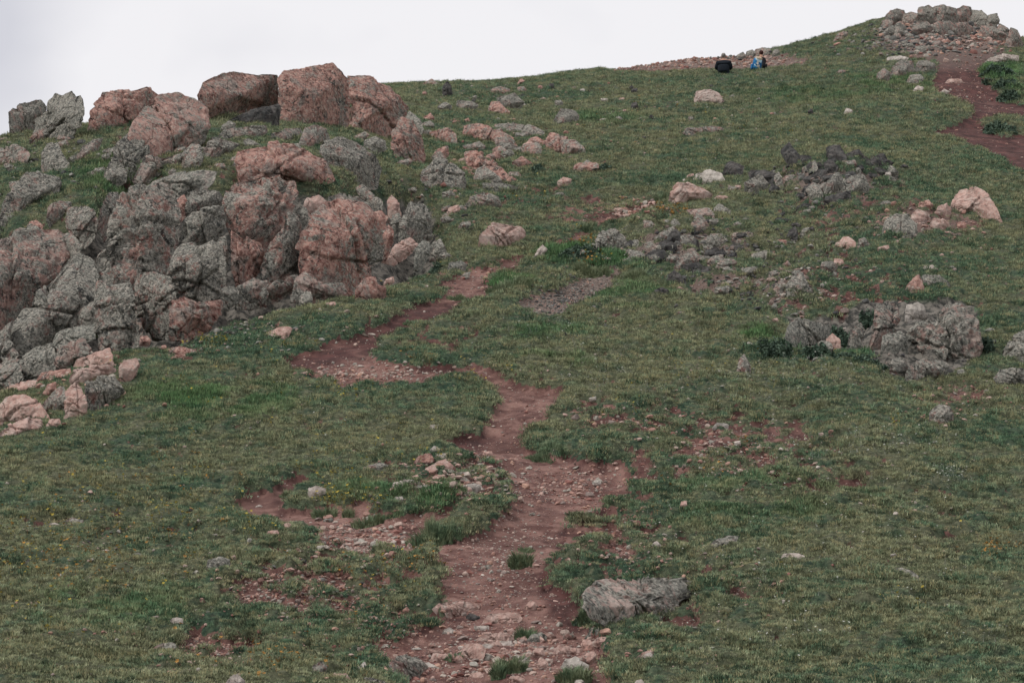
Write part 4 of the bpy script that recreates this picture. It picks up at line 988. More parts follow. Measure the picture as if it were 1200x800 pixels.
cluster("pale stone lying in the turf of the right hand slope", "pale stones of the right hand slope", 18, 930, 370, 120, 60, 5, 12, ['pale', 'gl', 'pp'], .6)
cluster("stone half sunk in the patchy turf right of the trail", "stones sunk in the turf right of the trail", 18, 800, 560, 110, 60, 6, 15, ['pale', 'pp', 'gl'], .45)

cluster("pale pink shard in the rubble band left of the bedded boulder", "shards of the rubble band", 18, 735, 248, 42, 9, 5, 12, ['pp', 'pg', 'pp'], .7, .2)

cluster("pale stone half sunk in the lower left turf", "pale stones of the lower left turf", 20, 150, 660, 190, 120, 5, 14, ['pale', 'pp', 'gl'], .5, .25)
cluster("pale stone half sunk in the lower right turf", "pale stones of the lower right turf", 16, 950, 620, 200, 110, 5, 13, ['pale', 'gl', 'pp'], .45, .25)
cluster("pale stone in the grass below the middle skyline", "pale stones below the middle skyline", 14, 680, 125, 130, 26, 4, 10, ['pale', 'pp', 'lt'], .6, .25)
# --- summit skyline blocks
for lab, pts, kd in [
 ("leftmost overhanging knob of rock on the summit skyline", "1038,27 1039,18 1044,14 1050,12 1058,14 1058,22 1050,29 1044,31", 'mx'),
 ("low block between the leftmost knob and the big blocks of the summit", "1058,27 1061,17 1068,15 1076,18 1076,28 1066,31", 'gl'),
 ("rounded double block left of the middle of the summit skyline", "1075,27 1078,11 1088,8 1095,12 1094,25 1084,30", 'mx'),
 ("wide flat-topped block in the middle of the summit skyline", "1093,26 1096,10 1106,8 1119,12 1119,24 1106,30", 'mx'),
 ("block with a small horn right of the middle of the summit", "1117,24 1122,12 1128,9 1136,10 1137,17 1131,27 1122,29", 'gl'),
 ("tan sloping block right of the horned block on the summit", "1133,27 1139,14 1150,14 1156,20 1153,31 1142,33", 'mx'),
 ("squarish block near the right end of the summit skyline", "1154,30 1159,19 1168,17 1170,25 1165,34", 'gl'),
 ("brown tilted slab below the right end of the summit skyline", "1148,44 1152,32 1164,33 1178,42 1176,50 1160,50", 'mx'),
 ("low tan block falling away at the right of the summit", "1167,38 1172,29 1181,34 1183,44 1174,46", 'mx'),
 ("last pointed block of the summit at the right picture edge", "1180,50 1185,34 1192,37 1198,50 1190,56", 'mx'),
 ("grey block under the double block on the summit", "1070,38 1074,28 1086,27 1092,34 1086,42 1076,43", 'gl'),
 ("tan block under the wide middle block of the summit", "1096,38 1100,27 1112,26 1120,33 1114,41 1102,42", 'mx'),
 ("pale block left below the horned block on the summit", "1117,40 1121,29 1132,28 1138,35 1132,43 1122,44", 'gl'),
 ("grey block under the leftmost knob on the summit", "1042,40 1044,31 1054,28 1061,33 1058,41 1048,43", 'gl'),
 ]:
    A_ = np.array([[float(k) for k in s.split(',')] for s in pts.split()]); c0 = A_.mean(0); A_ = c0 + (A_ - c0) * 1.22
    rock(lab, ' '.join('%.1f,%.1f' % tuple(k) for k in A_), kd, .75, .1, 4)
for lab, pts in [("dark flat rock highest on the rubble ridge behind the seated people", "882,66 885,58 893,56 903,58 903,65 892,68"),
 ("dark rock on the rubble ridge crest above the person in blue", "872,68 875,60 882,58 886,62 884,68"),
 ("dark rock on the ridge crest between the two seated people", "861,71 864,64 871,61 875,65 872,71"),
 ("small dark rock at the right end of the rubble ridge crest", "904,66 906,59 912,57 915,63 912,68")]:
    rock(lab, pts, 'dg', .7, .1, 3)

# ---------------------------------------------------------------- scattered stones
def proto_stone(seed, lvl, mat, flat=0.6):
    n, f = ico(lvl)
    rs = np.random.RandomState(seed)
    p = n.copy()
    for k in range(11):
        c = rs.normal(size=3); c /= np.linalg.norm(c); o = rs.uniform(0.5, 0.85)
        d = p @ c - o; p -= np.outer(np.maximum(d, 0), c)
    p = p + n * (0.10 * fbm3(p * 1.7 + seed, 2, seed % 13))[:, None]
    p = p * np.array([1.0, rs.uniform(.6, .95), flat * rs.uniform(.75, 1.25)])
    return mesh_np("stone", p * 0.5, f, mat, False)

hidden = bpy.data.collections.new("shapes_for_scatter")
PROTO = {}
for key, mt in (("pink", M_PINKST), ("grey", M_GREYST), ("pale", M_PALEST)):
    c_ = bpy.data.collections.new("stone_shapes_" + key)
    L = []
    for i in range(7):
        me = proto_stone(100 + i * 7 + len(key) * 31 + (5 if key == "pale" else 0), 2, mt, 0.5 if i % 2 else 0.75)
        o = bpy.data.objects.new("stone_shape_%s_%d" % (key, i), me); c_.objects.link(o); L.append(me)
    PROTO[key] = (c_, L, [proto_stone(300 + i * 11 + len(key), 3, mt, 0.55 if i % 2 else 0.8) for i in range(7)])

def instancer(name, pts, rot, scl, idx, coll, extra=None):
    me = bpy.data.meshes.new(name)
    me.vertices.add(len(pts)); me.vertices.foreach_set("co", np.asarray(pts, np.float32).ravel())
    def add(nm, typ, arr, key):
        a = me.attributes.new(nm, typ, 'POINT'); a.data.foreach_set(key, np.asarray(arr).ravel())
    add("rot", 'FLOAT_VECTOR', np.asarray(rot, np.float32), "vector")
    add("scl", 'FLOAT_VECTOR', np.asarray(scl, np.float32), "vector")
    add("idx", 'INT', np.asarray(idx, np.int32), "value")
    for k, v in (extra or {}).items(): add(k, 'FLOAT', np.asarray(v, np.float32), "value")
    o = link(name, me)
    ng = bpy.data.node_groups.new(name + "_scatter", 'GeometryNodeTree')
    ng.interface.new_socket(name="Geometry", in_out='INPUT', socket_type='NodeSocketGeometry')
    ng.interface.new_socket(name="Geometry", in_out='OUTPUT', socket_type='NodeSocketGeometry')
    gi = ng.nodes.new("NodeGroupInput"); go = ng.nodes.new("NodeGroupOutput")
    iop = ng.nodes.new("GeometryNodeInstanceOnPoints"); ci = ng.nodes.new("GeometryNodeCollectionInfo")
    ci.inputs["Collection"].default_value = coll
    ci.inputs["Separate Children"].default_value = True; ci.inputs["Reset Children"].default_value = True
    iop.inputs["Pick Instance"].default_value = True
    def na(nm, dt):
        n = ng.nodes.new("GeometryNodeInputNamedAttribute"); n.data_type = dt; n.inputs["Name"].default_value = nm
        return [s for s in n.outputs if s.enabled and s.name == "Attribute"][0]
    ng.links.new(gi.outputs[0], iop.inputs["Points"]); ng.links.new(ci.outputs[0], iop.inputs["Instance"])
    ng.links.new(na("idx", 'INT'), iop.inputs["Instance Index"])
    e2r = ng.nodes.new("FunctionNodeEulerToRotation")
    ng.links.new(na("rot", 'FLOAT_VECTOR'), e2r.inputs[0]); ng.links.new(e2r.outputs[0], iop.inputs["Rotation"])
    ng.links.new(na("scl", 'FLOAT_VECTOR'), iop.inputs["Scale"])
    ng.links.new(iop.outputs[0], go.inputs[0])
    m = o.modifiers.new("scatter", 'NODES'); m.node_group = ng
    return o

# centre u,v, radii, how many, size in photo pixels (min,max), colour family, where it lies
SCAT = [
 (1115,44,78,24,280,3,11,'pink',"block in the heap of pinkish rubble below the summit skyline"),
 (1085,42,80,22,420,3,11,'grey',"grey block in the rubble heap below the summit skyline"),
 (1025,54,50,20,240,2,8,'grey',"grey stone on the grassy shoulder left of the summit"),
 (1160,45,30,14,80,3,9,'pink',"block in the heap of pinkish rubble below the summit skyline"),
 (850,72,85,9,420,2,8,'pink',"pinkish stone of the rubble ridge behind the seated people"),
 (760,80,55,6,160,2,5,'pink',"pinkish stone of the rubble ridge behind the seated people"),
 (865,66,50,5,60,3,7,'grey',"grey stone on top of the rubble ridge behind the seated people"),
 (740,247,48,14,170,2,8,'pink',"pink shard in the rubble band left of the bedded boulder"),
 (1075,262,75,24,110,2,9,'pink',"pink stone strewn round the domed boulder cluster"),
 (1000,240,90,26,80,2,9,'grey',"grey stone in the grass before the slate ridge"),
 (960,215,60,20,90,3,12,'grey',"grey stone in the grass before the slate ridge"),
 (830,285,90,28,260,2,12,'grey',"grey slate stone in the centre right rubble"),
 (930,300,80,36,150,2,10,'grey',"grey slate stone in the centre right rubble"),
 (880,345,90,28,120,2,10,'grey',"grey slate stone in the centre right rubble"),
 (930,340,50,24,110,2,9,'pale',"pale stone strewn on the right hand slope"),
 (1000,330,80,40,60,2,7,'pink',"pink stone on the grass of the right hand slope"),
 (665,350,62,26,520,1.5,7,'grey',"brown grey chip on the scree patch"),
 (665,350,62,26,160,1.5,5,'pink',"brown grey chip on the scree patch"),
 (1060,400,110,46,120,2,12,'grey',"grey stone around the small right hand cliff"),
 (1120,475,75,26,130,2,8,'pink',"pink stone in the bare strip by the lone grey boulder"),
 (400,442,70,12,150,2,9,'pink',"pinkish stone on the bend of the dark red path"),
 (480,436,110,14,110,2,9,'pale',"pale stone at the turf edge of the dark red path"),
 (560,325,60,22,60,2,7,'pink',"pale pink stone on the narrow upper path"),
 (620,500,40,60,60,1.5,6,'pink',"small stone on the pale middle part of the trail"),
 (670,572,60,26,230,2,11,'pink',"pale pink stone on the wide bend of the trail"),
 (555,560,40,30,130,2,12,'pale',"pale stone in the stony patch left of the trail"),
 (530,570,80,34,380,2,12,'pink',"pink stone in the stony patch left of the trail"),
 (420,635,66,30,420,2,12,'pink',"pink stone spilled between the side path and the trail"),
 (440,645,60,24,80,3,11,'pale',"whitish stone spilled between the side path and the trail"),
 (350,695,95,44,560,2,10,'pink',"pink stone in the gravel strip left of the trail"),
 (345,690,80,40,80,2,9,'grey',"dark stone in the gravel strip left of the trail"),
 (240,765,60,26,220,2,9,'pink',"red-pink stone in the gravel patch at lower left"),
 (430,735,55,40,260,2,10,'pink',"pink stone at the left border of the lower trail"),
 (575,700,80,70,420,1.5,10,'pink',"stone on the red soil of the lower trail"),
 (590,650,60,50,200,1.5,8,'pale',"cream stone on the red soil of the lower trail"),
 (610,765,120,40,420,2,14,'pink',"pink cobble among the bedded rocks at the bottom of the trail"),
 (600,775,120,30,90,3,14,'pale',"whitish cobble among the bedded rocks at the bottom of the trail"),
 (480,785,90,20,180,2,12,'pink',"pink cobble at the bottom left of the trail"),
 (740,495,90,22,110,2,12,'pink',"pink stone on the bare strips right of the trail"),
 (850,540,110,50,260,2,9,'pink',"pink stone in the patchy turf right of the trail"),
 (850,540,110,50,110,2,10,'pale',"whitish stone in the patchy turf right of the trail"),
 (740,640,80,46,240,2,9,'pink',"pink stone in the turf above the flat foreground boulder"),
 (860,680,90,50,100,2,8,'pink',"pinkish stone in the turf right of the flat foreground boulder"),
 (780,750,80,36,80,2,9,'pink',"pinkish stone in the turf below the flat foreground boulder"),
 (120,640,140,60,110,2,8,'pale',"pale stone in the flowery turf at left"),
 (140,620,140,60,60,2,9,'grey',"dark stone in the flowery turf at left"),
 (80,740,120,50,90,2,8,'pink',"pink stone in the lower left turf"),
 (1040,600,160,110,90,1.5,7,'pale',"pale stone in the wide right hand turf"),
 (250,500,200,70,70,1.5,7,'pale',"pale stone in the turf left of the trail"),
 (310,390,130,22,80,2,9,'pale',"pale stone in the turf at the foot of the outcrop"),
 (250,385,90,18,90,2,10,'grey',"grey stone at the foot of the cliff"),
 (200,410,50,12,40,2,9,'pink',"reddish stone in the turf under the tall pillar"),
 (540,200,110,60,180,2,10,'pink',"pink stone between the bedrock slabs right of the outcrop"),
 (480,250,50,40,110,2,10,'grey',"grey stone at the right flank of the outcrop"),
 (420,235,60,14,90,3,11,'pink',"pinkish rubble on the ledge above the round cliff face"),
 (200,210,180,60,200,2,11,'grey',"grey stone on the grass ledges of the outcrop"),
 (60,180,70,50,90,3,14,'grey',"grey stone on the grass ledges of the outcrop"),
 (80,450,80,40,110,3,12,'pink',"pink stone in gaps of the lower left stack"),
 (700,150,200,50,150,1.5,6,'pink',"small stone on the upper meadow"),
 (880,140,170,50,140,1.5,6,'pale',"small pale stone on the upper meadow"),
 (560,110,110,14,60,1.5,6,'pink',"small stone below the middle skyline"),
 (1140,110,50,44,120,1.5,5,'pink',"little stone on the upper red path"),
 (900,440,260,30,120,1.5,6,'pale',"pale stone in the turf below the right hand slope"),
 (760,420,120,60,60,1.5,6,'pale',"pale stone in the turf below the right hand slope"),
 (1120,300,80,40,60,2,7,'pink',"pink stone on the grass of the right hand slope"),
 (600,400,600,400,500,1.5,5,'pale',"pale stone in the turf"),
]
LAB = {}
rs = np.random.RandomState(21)
stones = []
for (cu, cv, ru, rv, cnt, s0, s1, fam, lab) in SCAT:
    n_ = int(cnt * 1.35); got = 0; tries = 0
    while got < n_ and tries < 3:
        tries += 1
        m = (n_ - got) * 3
        uu = cu + rs.normal(size=m) * ru * 0.52; vv = cv + rs.normal(size=m) * rv * 0.52
        sz = s0 * (1 - rs.rand(m) * (1 - (s0 / s1) ** 1.45)) ** (-1 / 1.45)
        for u_, v_, s_ in zip(uu, vv, sz):
            if got >= n_: break
            if not (-60 < u_ < 1260 and 5 < v_ < 840): continue
            x, y, z = hit(u_, v_)
            xa = np.array([x]); ya = np.array([y])
            d_ = float(sample(FG["dd"], xa, ya)[0]); rk = float(sample(FG["rocky"], xa, ya)[0])
            if rk > 0.5 and 280 < v_ < 420 and rs.rand() < 0.8: continue
            if rs.rand() > 0.30 + 0.70 * d_: continue
            if abs(float(at2pix(x / y, (z - EYE) / y)[1]) - v_) > 8: continue
            w = s_ * y / FX
            stones.append((s_, x, y, z, w, fam, lab)); got += 1
stones.sort(key=lambda s: -s[0])
NBIG = 296
for (s_, x, y, z, w, fam, lab) in stones[:NBIG]:
    i = rs.randint(7)
    o = link("stone", PROTO[fam][2][i], None, (x, y, z + w * 0.08))
    o.rotation_euler = (rs.uniform(-.3, .3), rs.uniform(-.3, .3), rs.uniform(-.5, .5) + (math.pi if rs.rand() < .5 else 0))
    k = w * 1.12
    o.scale = (k, k * rs.uniform(.8, 1.1), k * rs.uniform(.75, 1.1))
    tag(o, lab, 'stone', lab.replace("block", "blocks").replace("stone ", "stones ").replace("cobble", "cobbles"))
for fam in ("pink", "grey", "pale"):
    L = [s for s in stones[NBIG:] if s[5] == fam]
    # fine grit near the same places
    G = []
    base = [s for s in stones if s[5] == fam]
    for s in base:
        for _ in range(3 if fam != 'pale' else 2):
            x = s[1] + rs.normal() * 0.35; y = s[2] + rs.normal() * 0.5
            w = min(s[4], 0.06) * rs.uniform(.25, .7)
            G.append((x, y, w))
    ga = np.array(G)
    zz = sample(ZG, ga[:, 0], ga[:, 1]); dg = sample(FG["dd"], ga[:, 0], ga[:, 1])
    keep = dg > 0.4
    P_ = np.array([(s[1], s[2], s[3] + s[4] * .06) for s in L])
    P_ = np.vstack([P_, np.stack([ga[keep, 0], ga[keep, 1], zz[keep]], 1)])
    W_ = np.concatenate([np.array([s[4] for s in L]) * 1.12, ga[keep, 2]])
    n_ = len(P_)
    rot = np.stack([rs.uniform(-.35, .35, n_), rs.uniform(-.35, .35, n_), rs.uniform(0, 6.28, n_)], 1)
    o = instancer({"pink": "pink_gravel", "grey": "slate_gravel", "pale": "pale_gravel"}[fam], P_, rot, W_[:, None] * rs.uniform(.8, 1.15, (n_, 3)), rs.randint(0, 7, n_), PROTO[fam][0])
    tag(o, {"pink": "small pink and tan stones strewn on soil and turf", "grey": "small dark grey stones strewn over rubble and scree", "pale": "small pale stones dotting trail and turf"}[fam], "gravel", None, 'stuff')
# ground-up pebbles on the bare trail everywhere
m = 36000
la = RNG.uniform(-HALF * .9, HALF * .9, m); lr = np.exp(RNG.uniform(np.log(19), np.log(125), m))
px_, py_ = lr * np.sin(la), lr * np.cos(la)
dg = sample(FG["dd"], px_, py_)
clump = n2(px_ * 1.1, py_ * .8, 33) + 0.6 * n2(px_ * 3, py_ * 2.2, 34)
keep = (dg > 0.6) & (RNG.random(m) < sstep(-0.45, 0.55, clump))
px_, py_ = px_[keep], py_[keep]; m = len(px_)
w = np.exp(RNG.normal(-3.75, .5, m)) * np.clip(lr[keep] / 32, .8, 2.4)
w = np.clip(w, .008, .11)
for fam, sel in (("pink", RNG.random(m) < .8),):
    P_ = np.stack([px_[sel], py_[sel], sample(ZG, px_[sel], py_[sel])], 1); n_ = len(P_)
    o = instancer("trail_pebbles", P_, RNG.uniform(0, 6.28, (n_, 3)) * np.array([.06, .06, 1]), w[sel][:, None] * RNG.uniform(.8, 1.2, (n_, 3)), RNG.integers(0, 7, n_), PROTO[fam][0])
    tag(o, "fine pink pebbles scattered over the bare red soil of the trail", "pebbles", None, 'stuff')

# ---------------------------------------------------------------- grass
def blades(n, rad, h, wd, seed, bend=0.5, seg=2, spread=1.0, mat=None, name="tuft"):
    rs_ = np.random.RandomState(seed); V = []; F = []
    for i in range(n):
        a = rs_.uniform(0, 2 * math.pi); r = rad * math.sqrt(rs_.rand())
        bx, by = r * math.cos(a), r * math.sin(a)
        ha = rs_.uniform(0, 2 * math.pi); hh = h * rs_.uniform(.45, 1.1) * (1 - 0.35 * r / rad)
        ox, oy = math.cos(a) * spread + rs_.normal() * .5, math.sin(a) * spread + rs_.normal() * .5
        b_ = hh * bend * rs_.uniform(.3, 1.2)
        wx, wy = math.cos(ha) * wd / 2, math.sin(ha) * wd / 2
        s0 = len(V)
        V += [(bx - wx, by - wy, -0.015), (bx + wx, by + wy, -0.015)]
        for k in range(1, seg):
            f = k / seg
            cx, cy = bx + ox * b_ * f * f, by + oy * b_ * f * f
            V += [(cx - wx * (1 - f * .4), cy - wy * (1 - f * .4), hh * f), (cx + wx * (1 - f * .4), cy + wy * (1 - f * .4), hh * f)]
        V.append((bx + ox * b_, by + oy * b_, hh * (1 - .25 * bend)))
        for k in range(seg - 1):
            q_ = s0 + 2 * k
            F += [(q_, q_ + 1, q_ + 3), (q_, q_ + 3, q_ + 2)]
        q_ = s0 + 2 * (seg - 1); F.append((q_, q_ + 1, q_ + 2))
    return mesh_np(name, V, F, mat or M_GRASS, False)
gc = bpy.data.collections.new("grass_shapes")
for i in range(8):
    me = blades([22, 26, 20, 24, 18, 30, 26, 22][i], [.07, .09, .06, .10, .05, .11, .08, .07][i], [.060, .050, .075, .045, .10, .04, .065, .055][i], .0065, 50 + i, [.6, .9, .5, 1.1, .35, 1.2, .7, .8][i])
    gc.objects.link(bpy.data.objects.new("tuft_shape_%d" % i, me))
m = 1030000
la = RNG.uniform(-HALF * .98, HALF * .98, m)
lr = np.exp(RNG.uniform(np.log(17.5), np.log(126), m))
px_, py_ = lr * np.sin(la), lr * np.cos(la)
dg = sample(FG["dd"], px_, py_); rk = sample(FG["rocky"], px_, py_); ls = sample(FG["lush"], px_, py_)
cl = n2(px_ * 2.2, py_ * 1.6, 21) + .5 * n2(px_ * 6, py_ * 4.5, 22)
keep = (dg + RNG.normal(0, .10, m) < 0.40) & (rk < 0.45) & (RNG.random(m) < np.clip(.62 + .7 * cl + ls, .2, 1))
px_, py_, lr, ls, cl = px_[keep], py_[keep], lr[keep], ls[keep], cl[keep]; m = len(px_)
P_ = np.stack([px_, py_, sample(ZG, px_, py_)], 1)
k = np.clip(lr / 34, .85, 2.1) ** .8 * (0.74 + 0.5 * np.clip(cl, -.5, 1) + .55 * ls) * RNG.uniform(.75, 1.3, m)
S_ = np.stack([k * RNG.uniform(.9, 1.5, m), k * RNG.uniform(.9, 1.5, m), k * (.75 + .35 * ls)], 1)
R_ = np.stack([RNG.normal(0, .14, m), RNG.normal(0, .14, m), RNG.uniform(0, 6.28, m)], 1)
o = instancer("turf_grass", P_, R_, S_, RNG.integers(0, 8, m), gc, {"lush": ls})
tag(o, "short green and tawny alpine grass covering the hillside", "grass", None, 'stuff')
print("tufts", m)

# ---------------------------------------------------------------- wild flowers
def flower_shape(name, col, seed, n=5, r=.014, h=.07):
    rs_ = np.random.RandomState(seed); V = []; F = []
    for i in range(n):
        a0 = i / n * 6.283 + rs_.uniform(-.2, .2); w_ = .5
        s0 = len(V)
        V += [(0, 0, h), (r * math.cos(a0 - w_), r * math.sin(a0 - w_), h + r * .4), (r * 1.25 * math.cos(a0), r * 1.25 * math.sin(a0), h + r * .7), (r * math.cos(a0 + w_), r * math.sin(a0 + w_), h + r * .4)]
        F += [(s0, s0 + 1, s0 + 2), (s0, s0 + 2, s0 + 3)]
    s0 = len(V)
    V += [(-.002, 0, 0), (.002, 0, 0), (0, 0, h), (0, .002, 0)]
    F += [(s0, s0 + 1, s0 + 2), (s0, s0 + 3, s0 + 2)]
    return mesh_np(name, V, F, col, False)
FCOL = {"yellow": flat_mat("petal_yellow", (.42, .33, .06), .7), "orange": flat_mat("petal_orange", (.38, .20, .05), .7), "white": flat_mat("petal_white", (.42, .43, .38), .7)}
FLOW = {
 "yellow": [(60,600,170,110,260),(120,680,150,80,120),(135,402,30,6,260),(195,396,12,5,40),(245,403,22,5,70),(150,590,150,50,120),(430,520,90,60,90),(400,560,60,12,50),(390,588,22,6,120),(430,590,18,8,80),(300,600,40,20,60),
            (470,670,50,30,60),(560,440,40,14,50),(445,312,14,10,60),(700,300,30,6,30),(990,640,130,80,30),(1050,497,2,2,26),(720,480,60,30,30),(505,535,20,8,20),(330,420,80,20,40),(900,140,180,40,60),(600,250,200,60,70),(850,430,160,40,40),(380,460,60,12,60),(240,460,100,40,60),(30,640,60,60,80)],
 "orange": [(120,620,140,60,200),(70,660,90,50,140),(290,770,80,24,90),(1160,645,26,10,60),(690,288,22,4,120),(785,250,26,5,120),(690,310,14,5,60),(470,665,40,12,70),(220,545,60,20,40),(830,560,60,30,30),(480,425,40,6,20),(890,515,30,8,30),(1045,400,10,8,20),(740,120,60,30,40),(400,700,60,40,60)],
 "white": [(1000,600,190,130,420),(900,450,160,40,380),(700,445,80,30,160),(1110,560,30,12,160),(1080,520,60,14,120),(400,500,120,60,70),(100,560,140,80,90),(560,380,100,40,80),(680,240,120,40,120),(640,395,60,20,70),(900,115,160,40,150),(740,330,80,30,100),(980,520,90,20,160),(860,640,160,60,140),(1000,720,180,60,160)]}
for fam, lst in FLOW.items():
    c_ = bpy.data.collections.new("flower_shapes_" + fam)
    for i in range(3): c_.objects.link(bpy.data.objects.new("flower_shape_%s_%d" % (fam, i), flower_shape("flower", FCOL[fam], i + 3, 5, {"yellow": .015, "orange": .017, "white": .010}[fam], .07 + .02 * i)))
    pts = []; ks = []
    for (cu, cv, ru, rv, n_) in lst:
        for _ in range(int(n_ * .3)):
            u_, v_ = cu + rs.normal() * ru * .55, cv + rs.normal() * rv * .55
            x, y, z = hit(u_, v_)
            if float(sample(FG["dd"], np.array([x]), np.array([y]))[0]) > .6: continue
            # a few heads to a plant
            for q_ in range(rs.randint(1, 4)):
                xx, yy_ = x + rs.normal() * .04, y + rs.normal() * .05
                pts.append((xx, yy_, gz(xx, yy_))); ks.append(np.clip(y / 34, .8, 1.9) ** .7 * rs.uniform(.7, 1.25))
    n_ = len(pts)
    o = instancer(fam + "_wildflowers", pts, np.stack([rs.normal(0, .4, n_), rs.normal(0, .4, n_), rs.uniform(0, 6.28, n_)], 1), np.array(ks)[:, None] * np.ones(3), rs.randint(0, 3, n_), c_)
    tag(o, "tiny %s wildflowers scattered through the turf" % fam, "wildflowers", None, 'stuff')

# ---------------------------------------------------------------- single tussocks and low shrubs
def plant_mat(name, c0, c1):
    m_, nt, b = new_mat(name, .8); q = N(nt)
    vec = q.node("ShaderNodeTexCoord").outputs["Object"]
    nt.links.new(q.mix(q.ramp(q.noise(vec, 9, 4, .6), .35, .65), c0, c1), b.inputs["Base Color"])
    return m_
def tus_mat():
    m_, nt, b = new_mat("tussock_green", .8); q = N(nt)
    pos = q.node("ShaderNodeNewGeometry").outputs["Position"]
    nt.links.new(q.mix(q.ramp(q.noise(pos, 11, 4, .6), .35, .65), q.mix(0.5, turf_colour(q, pos), (.08, .12, .06)), q.mix(0.5, turf_colour(q, pos), (.22, .27, .15))), b.inputs["Base Color"])
    return m_
M_TUS = tus_mat()
_unused = ("tussock_green", (.065, .105, .060), (.135, .185, .105))
M_SHR = plant_mat("shrub_bluegreen", (.045, .075, .055), (.10, .145, .10))
def tussock(label, u_, v_, wpx, hpx, mat, leafy=False, cat='tussock', name='grass_tussock'):
    x, y, z = hit(u_, v_); mp_ = y / FX; R_ = wpx * mp_ / 2; H_ = hpx * mp_ * (.75 if leafy else .85)
    rs_ = np.random.RandomState(int(u_ * 3 + v_)); V = []; F = []
    n_ = int(np.clip(wpx * hpx * 2.2, 300, 1500))
    for i in range(n_):
        a = rs_.uniform(0, 6.283); r = math.sqrt(rs_.rand()); dome = math.sqrt(max(0, 1 - r * r * .85))
        bx, by = r * R_ * math.cos(a), r * R_ * .75 * math.sin(a)
        lump = max(.25, 1 + .55 * math.sin(a * 3 + r * 4 + u_) * r + .35 * math.sin(a * 7 + u_)); bx *= .8 + .35 * math.sin(a * 2 + u_) ** 2; by *= .75 + .4 * math.sin(a * 3 + v_) ** 2
        g = gz(x + bx, y + by) - z
        if leafy:
            hz = H_ * dome * rs_.uniform(.35, 1.0) * lump; L_ = .035 * rs_.uniform(.6, 1.3) * max(1, y / 40)
            d = rs_.normal(size=3); d /= np.linalg.norm(d); e = np.cross(d, rs_.normal(size=3)); e /= np.linalg.norm(e)
            c_ = np.array([bx, by, hz + g]); s0 = len(V)
            V += [tuple(c_ - d * L_), tuple(c_ + e * L_ * .4), tuple(c_ + d * L_), tuple(c_ - e * L_ * .4)]
            F += [(s0, s0 + 1, s0 + 2), (s0, s0 + 2, s0 + 3)]
        else:
            hh = H_ * dome * rs_.uniform(.6, 1.1) * lump; wd = .006 * max(1, y / 28); ha = rs_.uniform(0, 6.28)
            ox, oy = math.cos(a) * r * hh * .6 + rs_.normal() * hh * .15, math.sin(a) * r * hh * .6 + rs_.normal() * hh * .15
            s0 = len(V); wx, wy = math.cos(ha) * wd, math.sin(ha) * wd
            V += [(bx - wx, by - wy, g - .03), (bx + wx, by + wy, g - .03), (bx + ox * .3 + wx * .7, by + oy * .3 + wy * .7, g + hh * .6), (bx + ox * .3 - wx * .7, by + oy * .3 - wy * .7, g + hh * .6), (bx + ox, by + oy, g + hh)]
            F += [(s0, s0 + 1, s0 + 2), (s0, s0 + 2, s0 + 3), (s0 + 3, s0 + 2, s0 + 4)]
    o = link(name, mesh_np(name, V, F, mat, False), None, (x, y, z))
    tag(o, label, cat)
for args in [
 ("thick green grass tussock splitting the narrow upper path", 597,338,58,13,M_TUS),
 ("green tussock on the dark red path's bend", 482,381,20,6,M_TUS),
 ("flat tussock at the right side of the dark path near its top", 536,352,22,7,M_TUS),
 ("grass tuft growing alone in the middle of the lower trail", 609,666,26,20,M_TUS),
 ("small upper tuft touching the lone tuft in the trail", 617,646,18,7,M_TUS),
 ("big grass tussock behind the white cobbles in the foreground trail", 615,749,30,14,M_TUS),
 ("tuft left of the white rock at the bottom of the trail", 584,795,16,20,M_TUS),
 ("tuft surrounding the white rock at the bottom of the trail", 600,788,38,18,M_TUS),
 ("low tuft at the left of the pink and white foreground rock", 532,775,20,9,M_TUS),
 ("grass cushion under the whitish rock at the bottom right of the trail", 672,799,42,18,M_TUS),
 ("grass wedge hanging at the left corner of the large flat boulder", 690,728,34,16,M_TUS),
 ("round tuft on the bare earth of the side path", 408,606,13,12,M_TUS),
 ("tuft with yellow flowers above the side path", 380,606,32,12,M_TUS),
 ("grassy hump at the right turn of the side path", 435,616,40,14,M_TUS),
 ("island of tall grass between the side path and the trail", 510,628,60,18,M_TUS),
 ("round tuft left of the side path's stony mound", 338,583,20,10,M_TUS),
 ("green tuft at the lower right of the trail by the red bank", 690,606,12,7,M_TUS),
 ("overhanging turf tongue at the right of the trail's narrow part", 640,530,52,9,M_TUS),
 ("dark grass tussock above the scree patch", 690,322,44,16,M_TUS),
 ("tussock right of the scree patch", 745,326,40,12,M_TUS),
 ("dark tuft left of the pink bedded boulder", 774,238,14,11,M_TUS),
 ("round tuft at the centre of the upper gully", 690,272,26,10,M_TUS),
 ("grass cushion hanging in the green gully of the left cliff", 72,393,40,16,M_TUS),
 ("small grass tuft high in the gully of the left cliff", 106,352,18,10,M_TUS),
 ("grass tuft in the crack beside the tall pillar", 207,278,9,14,M_TUS),
 ("green grass growing in the notch under the pink-sided boulder", 110,292,26,16,M_TUS),
 ]: tussock(*args)
